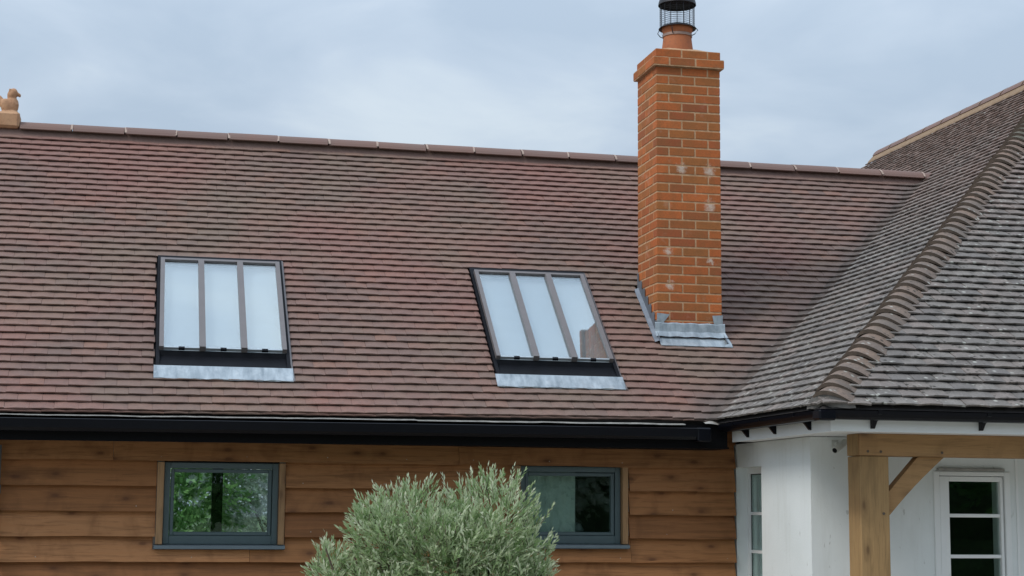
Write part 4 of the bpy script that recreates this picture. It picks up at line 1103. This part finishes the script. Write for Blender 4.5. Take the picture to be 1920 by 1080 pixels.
# ================================================================== plants
def leaves(centers, dirs, ln, wd, rnds):
    """arrays -> folded leaf quads"""
    n = len(centers); d = dirs/np.linalg.norm(dirs, axis=1)[:, None]
    r = rng.normal(size=(n, 3)); sd_ = np.cross(d, r); sd_ /= np.linalg.norm(sd_, axis=1)[:, None]; up = np.cross(sd_, d)
    ln = ln[:, None]; wd = wd[:, None]
    V = np.stack([centers, centers+d*ln*.5+sd_*wd+up*wd*.35, centers+d*ln+up*ln*.06, centers+d*ln*.5-sd_*wd+up*wd*.35], 1).reshape(-1, 3)
    return V
def leaf_object(name, V, rn, mat, parent, **kw):
    n = len(V)//4; me = bpy.data.meshes.new(name); me.vertices.add(len(V)); me.vertices.foreach_set('co', V.astype(np.float32).ravel())
    me.loops.add(4*n); me.loops.foreach_set('vertex_index', np.arange(4*n, dtype=np.int32)); me.polygons.add(n)
    me.polygons.foreach_set('loop_start', np.arange(0, 4*n, 4, dtype=np.int32))
    me.update(calc_edges=True); me.materials.append(mat)
    a = me.attributes.new('rnd', 'FLOAT', 'POINT'); a.data.foreach_set('value', np.repeat(rn, 4).astype(np.float32))
    o = link(bpy.data.objects.new(name, me), parent); return tag(o, **kw)
def twigs(lobes, count, base, per=(9, 15), tl=(.09, .17), ll=(.030, .052), lw=(.0043, .0066), up=.55, spread=.55, stems=None, wisp=False):
    C, D, Ln, Wd, R_ = [], [], [], [], []
    vol = np.array([l[1][0]*l[1][1]*l[1][2] for l in lobes])**(2/3); vol /= vol.sum()
    for _ in range(count):
        c, r = lobes[rng.choice(len(lobes), p=vol)]; c = np.array(c); r = np.array(r)
        u = rng.normal(size=3); u /= np.linalg.norm(u); rr = 1-abs(rng.normal())*.22
        if rng.random() < .22: rr = rng.random()**.5
        if wisp and rng.random() < .05 and u[2] > .1: rr = 1.0+rng.random()*.14
        lump = 1+.12*noise.noise(Vector(u*2.3)+Vector(c*3))
        p = c+u*r*rr*lump
        d = u*.7+np.array([0, 0, up])+rng.normal(size=3)*.28; d /= np.linalg.norm(d)
        L_ = rng.uniform(*tl)*(1.25 if rng.random() < .12 else 1); n = rng.integers(*per); tr = rng.random()
        p0 = p-d*L_*.5
        if stems is not None and rr > .75: stems.append((p0, p0+d*L_))
        for i in range(n):
            t = (i+.5)/n; q = p0+d*L_*t
            a = rng.normal(size=3); a -= a.dot(d)*d; a /= np.linalg.norm(a)
            dd = d*(.75+.7*t)+a*spread*(1.25-.6*t)
            C.append(q); D.append(dd); Ln.append(rng.uniform(*ll)*(1.1-.45*abs(t-.4))); Wd.append(rng.uniform(*lw)); R_.append((tr*.55+.45*t*.9+rng.random()*.10) % 1)
    return np.array(C), np.array(D), np.array(Ln), np.array(Wd), np.array(R_)
sh = tag(empty('shrub', (-2.15, -2.2, GZ)), 'silvery green narrow-leaved shrub in front of the timber wall', 'shrub')
lobes = [((-2.37, -2.2, -2.27), (.36, .36, .40)), ((-1.83, -2.2, -2.24), (.34, .36, .42)), ((-2.10, -2.25, -2.36), (.40, .36, .38)), ((-2.83, -2.15, -2.50), (.15, .22, .24)),
         ((-2.50, -2.2, -2.75), (.42, .42, .42)), ((-1.75, -2.2, -2.72), (.38, .42, .45)), ((-2.1, -2.2, -3.0), (.70, .50, .50)), ((-2.58, -2.2, -2.20), (.16, .2, .20)), ((-1.58, -2.2, -2.42), (.16, .22, .30))]
stems = []
C, D, Ln, Wd, R_ = twigs(lobes, 5600, None, stems=stems, wisp=True)
leaf_object('crown', leaves(C, D, Ln, Wd, R_), R_, M['leaf'], sh, kind='stuff')
tw = MB()
for a, b in stems[::2]: tw.tube([a, b], [.0028, .0012], 3, caps=False)
for i in range(26):
    a = rng.uniform(0, 6.28); l_ = lobes[rng.integers(0, 8)][0]; e_ = np.array(l_)+rng.normal(size=3)*.12; b0 = np.array([-2.15+.12*math.cos(a), -2.2+.12*math.sin(a), GZ])
    mid = (b0+e_)/2+rng.normal(size=3)*.06; tw.tube([b0, mid, e_], [.022, .014, .005], 6)
tw.build('branches', M['bark'], sh)

def bush(name, cat, loc, lobes, count, mat, label, ll, lw, tl, group=None, trunk=None):
    o = tag(empty(name, (loc[0], loc[1], GZ)), label, cat, group)
    C, D, Ln, Wd, R_ = twigs([((loc[0]+c[0], loc[1]+c[1], GZ+c[2]), r) for c, r in lobes], count, None, per=(7, 12), tl=tl, ll=ll, lw=lw, up=.15, spread=.9)
    leaf_object('crown', leaves(C, D, Ln, Wd, R_), R_, mat, o, kind='stuff')
    t = MB(); h = trunk or lobes[0][0][2]
    t.tube([(loc[0], loc[1], GZ-.1), (loc[0]+.05, loc[1], GZ+h*.5), (loc[0]-.03, loc[1]+.04, GZ+h)], [.16 if trunk else .05, .12 if trunk else .035, .05 if trunk else .015], 10)
    for i in range(6):
        c = lobes[i % len(lobes)][0]; t.tube([(loc[0], loc[1], GZ+h*(.45+.08*i)), (loc[0]+c[0]*.5, loc[1]+c[1]*.5, GZ+h*.6+c[2]*.3), (loc[0]+c[0], loc[1]+c[1], GZ+c[2])], [.07 if trunk else .02, .05 if trunk else .015, .02 if trunk else .006], 7)
    t.build('trunk' if trunk else 'stems', M['bark'], o)
bush('garden_bush', 'bush', (-4.0, 7.2), [((0, 0, 1.5), (.9, .6, 1.3)), ((.6, .1, 1.9), (.6, .5, .9)), ((-.7, .2, 1.2), (.7, .5, 1.0))], 1500, M['leafg'], 'bright green bush behind the barn, seen through the left half of the left window', (.07, .12), (.014, .026), (.2, .4))
bush('garden_bush', 'bush', (-2.35, 7.6), [((0, 0, 1.5), (.8, .6, 1.3)), ((.7, .1, 1.4), (.6, .5, 1.1)), ((-.5, .2, 2.0), (.5, .5, .6))], 1500, M['leafs'], 'pale grey-leaved bush behind the barn, seen through the right half of the left window', (.07, .12), (.010, .020), (.2, .4))
LT = [((0, 0, 5.2), (2.4, 2.2, 2.0)), ((1.5, .4, 4.2), (1.6, 1.5, 1.4)), ((-1.5, -.3, 4.4), (1.7, 1.5, 1.5)), ((.2, .2, 2.6), (1.9, 1.5, 1.3))]
for (x, y, m_, lab) in ((-9.5, -24, 'leafg', 'round green garden tree behind the viewpoint, nearest the left'), (-3.2, -26, 'leafg', 'round green garden tree straight behind the viewpoint'), (4.5, -25, 'leafs', 'grey-leaved garden tree behind the viewpoint, between two green trees'), (9.5, -24, 'leafg', 'unseen green tree added to darken the door reflection, second from the right'), (14.5, -23, 'leafg', 'unseen green tree added to darken the door reflection, nearest the right')):  # last two trees are added unseen, to darken the door's reflection
    bush('garden_tree', 'tree', (x, y), LT, 1300, M[m_], lab, (.18, .30), (.05, .09), (.5, .9), 'garden trees behind the viewpoint', 3.6)

hg = tag(empty('reflection_hedge', (8, -29, GZ)), 'unseen green hedge added behind the viewpoint to darken window reflections', 'hedge')  # hedge is out of view, added so the panes reflect less sky
hb = MB(); v = []; f = []; nx, nz_ = 60, 12
for i in range(nx+1):
    for j in range(nz_+1):
        x = 1.5+34.5*i/nx; z = GZ+6.2*j/nz_; v.append((x, -29+.5*noise.noise(Vector((x*.9, z*.9, 0)))-.25*(j == nz_), z+.35*noise.noise(Vector((x*.7, 3, z)))*(j/nz_)))
for i in range(nx):
    for j in range(nz_): f.append((i*(nz_+1)+j, (i+1)*(nz_+1)+j, (i+1)*(nz_+1)+j+1, i*(nz_+1)+j+1))
b0 = len(v); v += [(1.5, -30.5, GZ), (36, -30.5, GZ), (36, -30.5, GZ+6.1), (1.5, -30.5, GZ+6.1)]; f.append((b0, b0+1, b0+2, b0+3))
hb.add(v, f); hb.build('foliage', M['hedge'], hg)
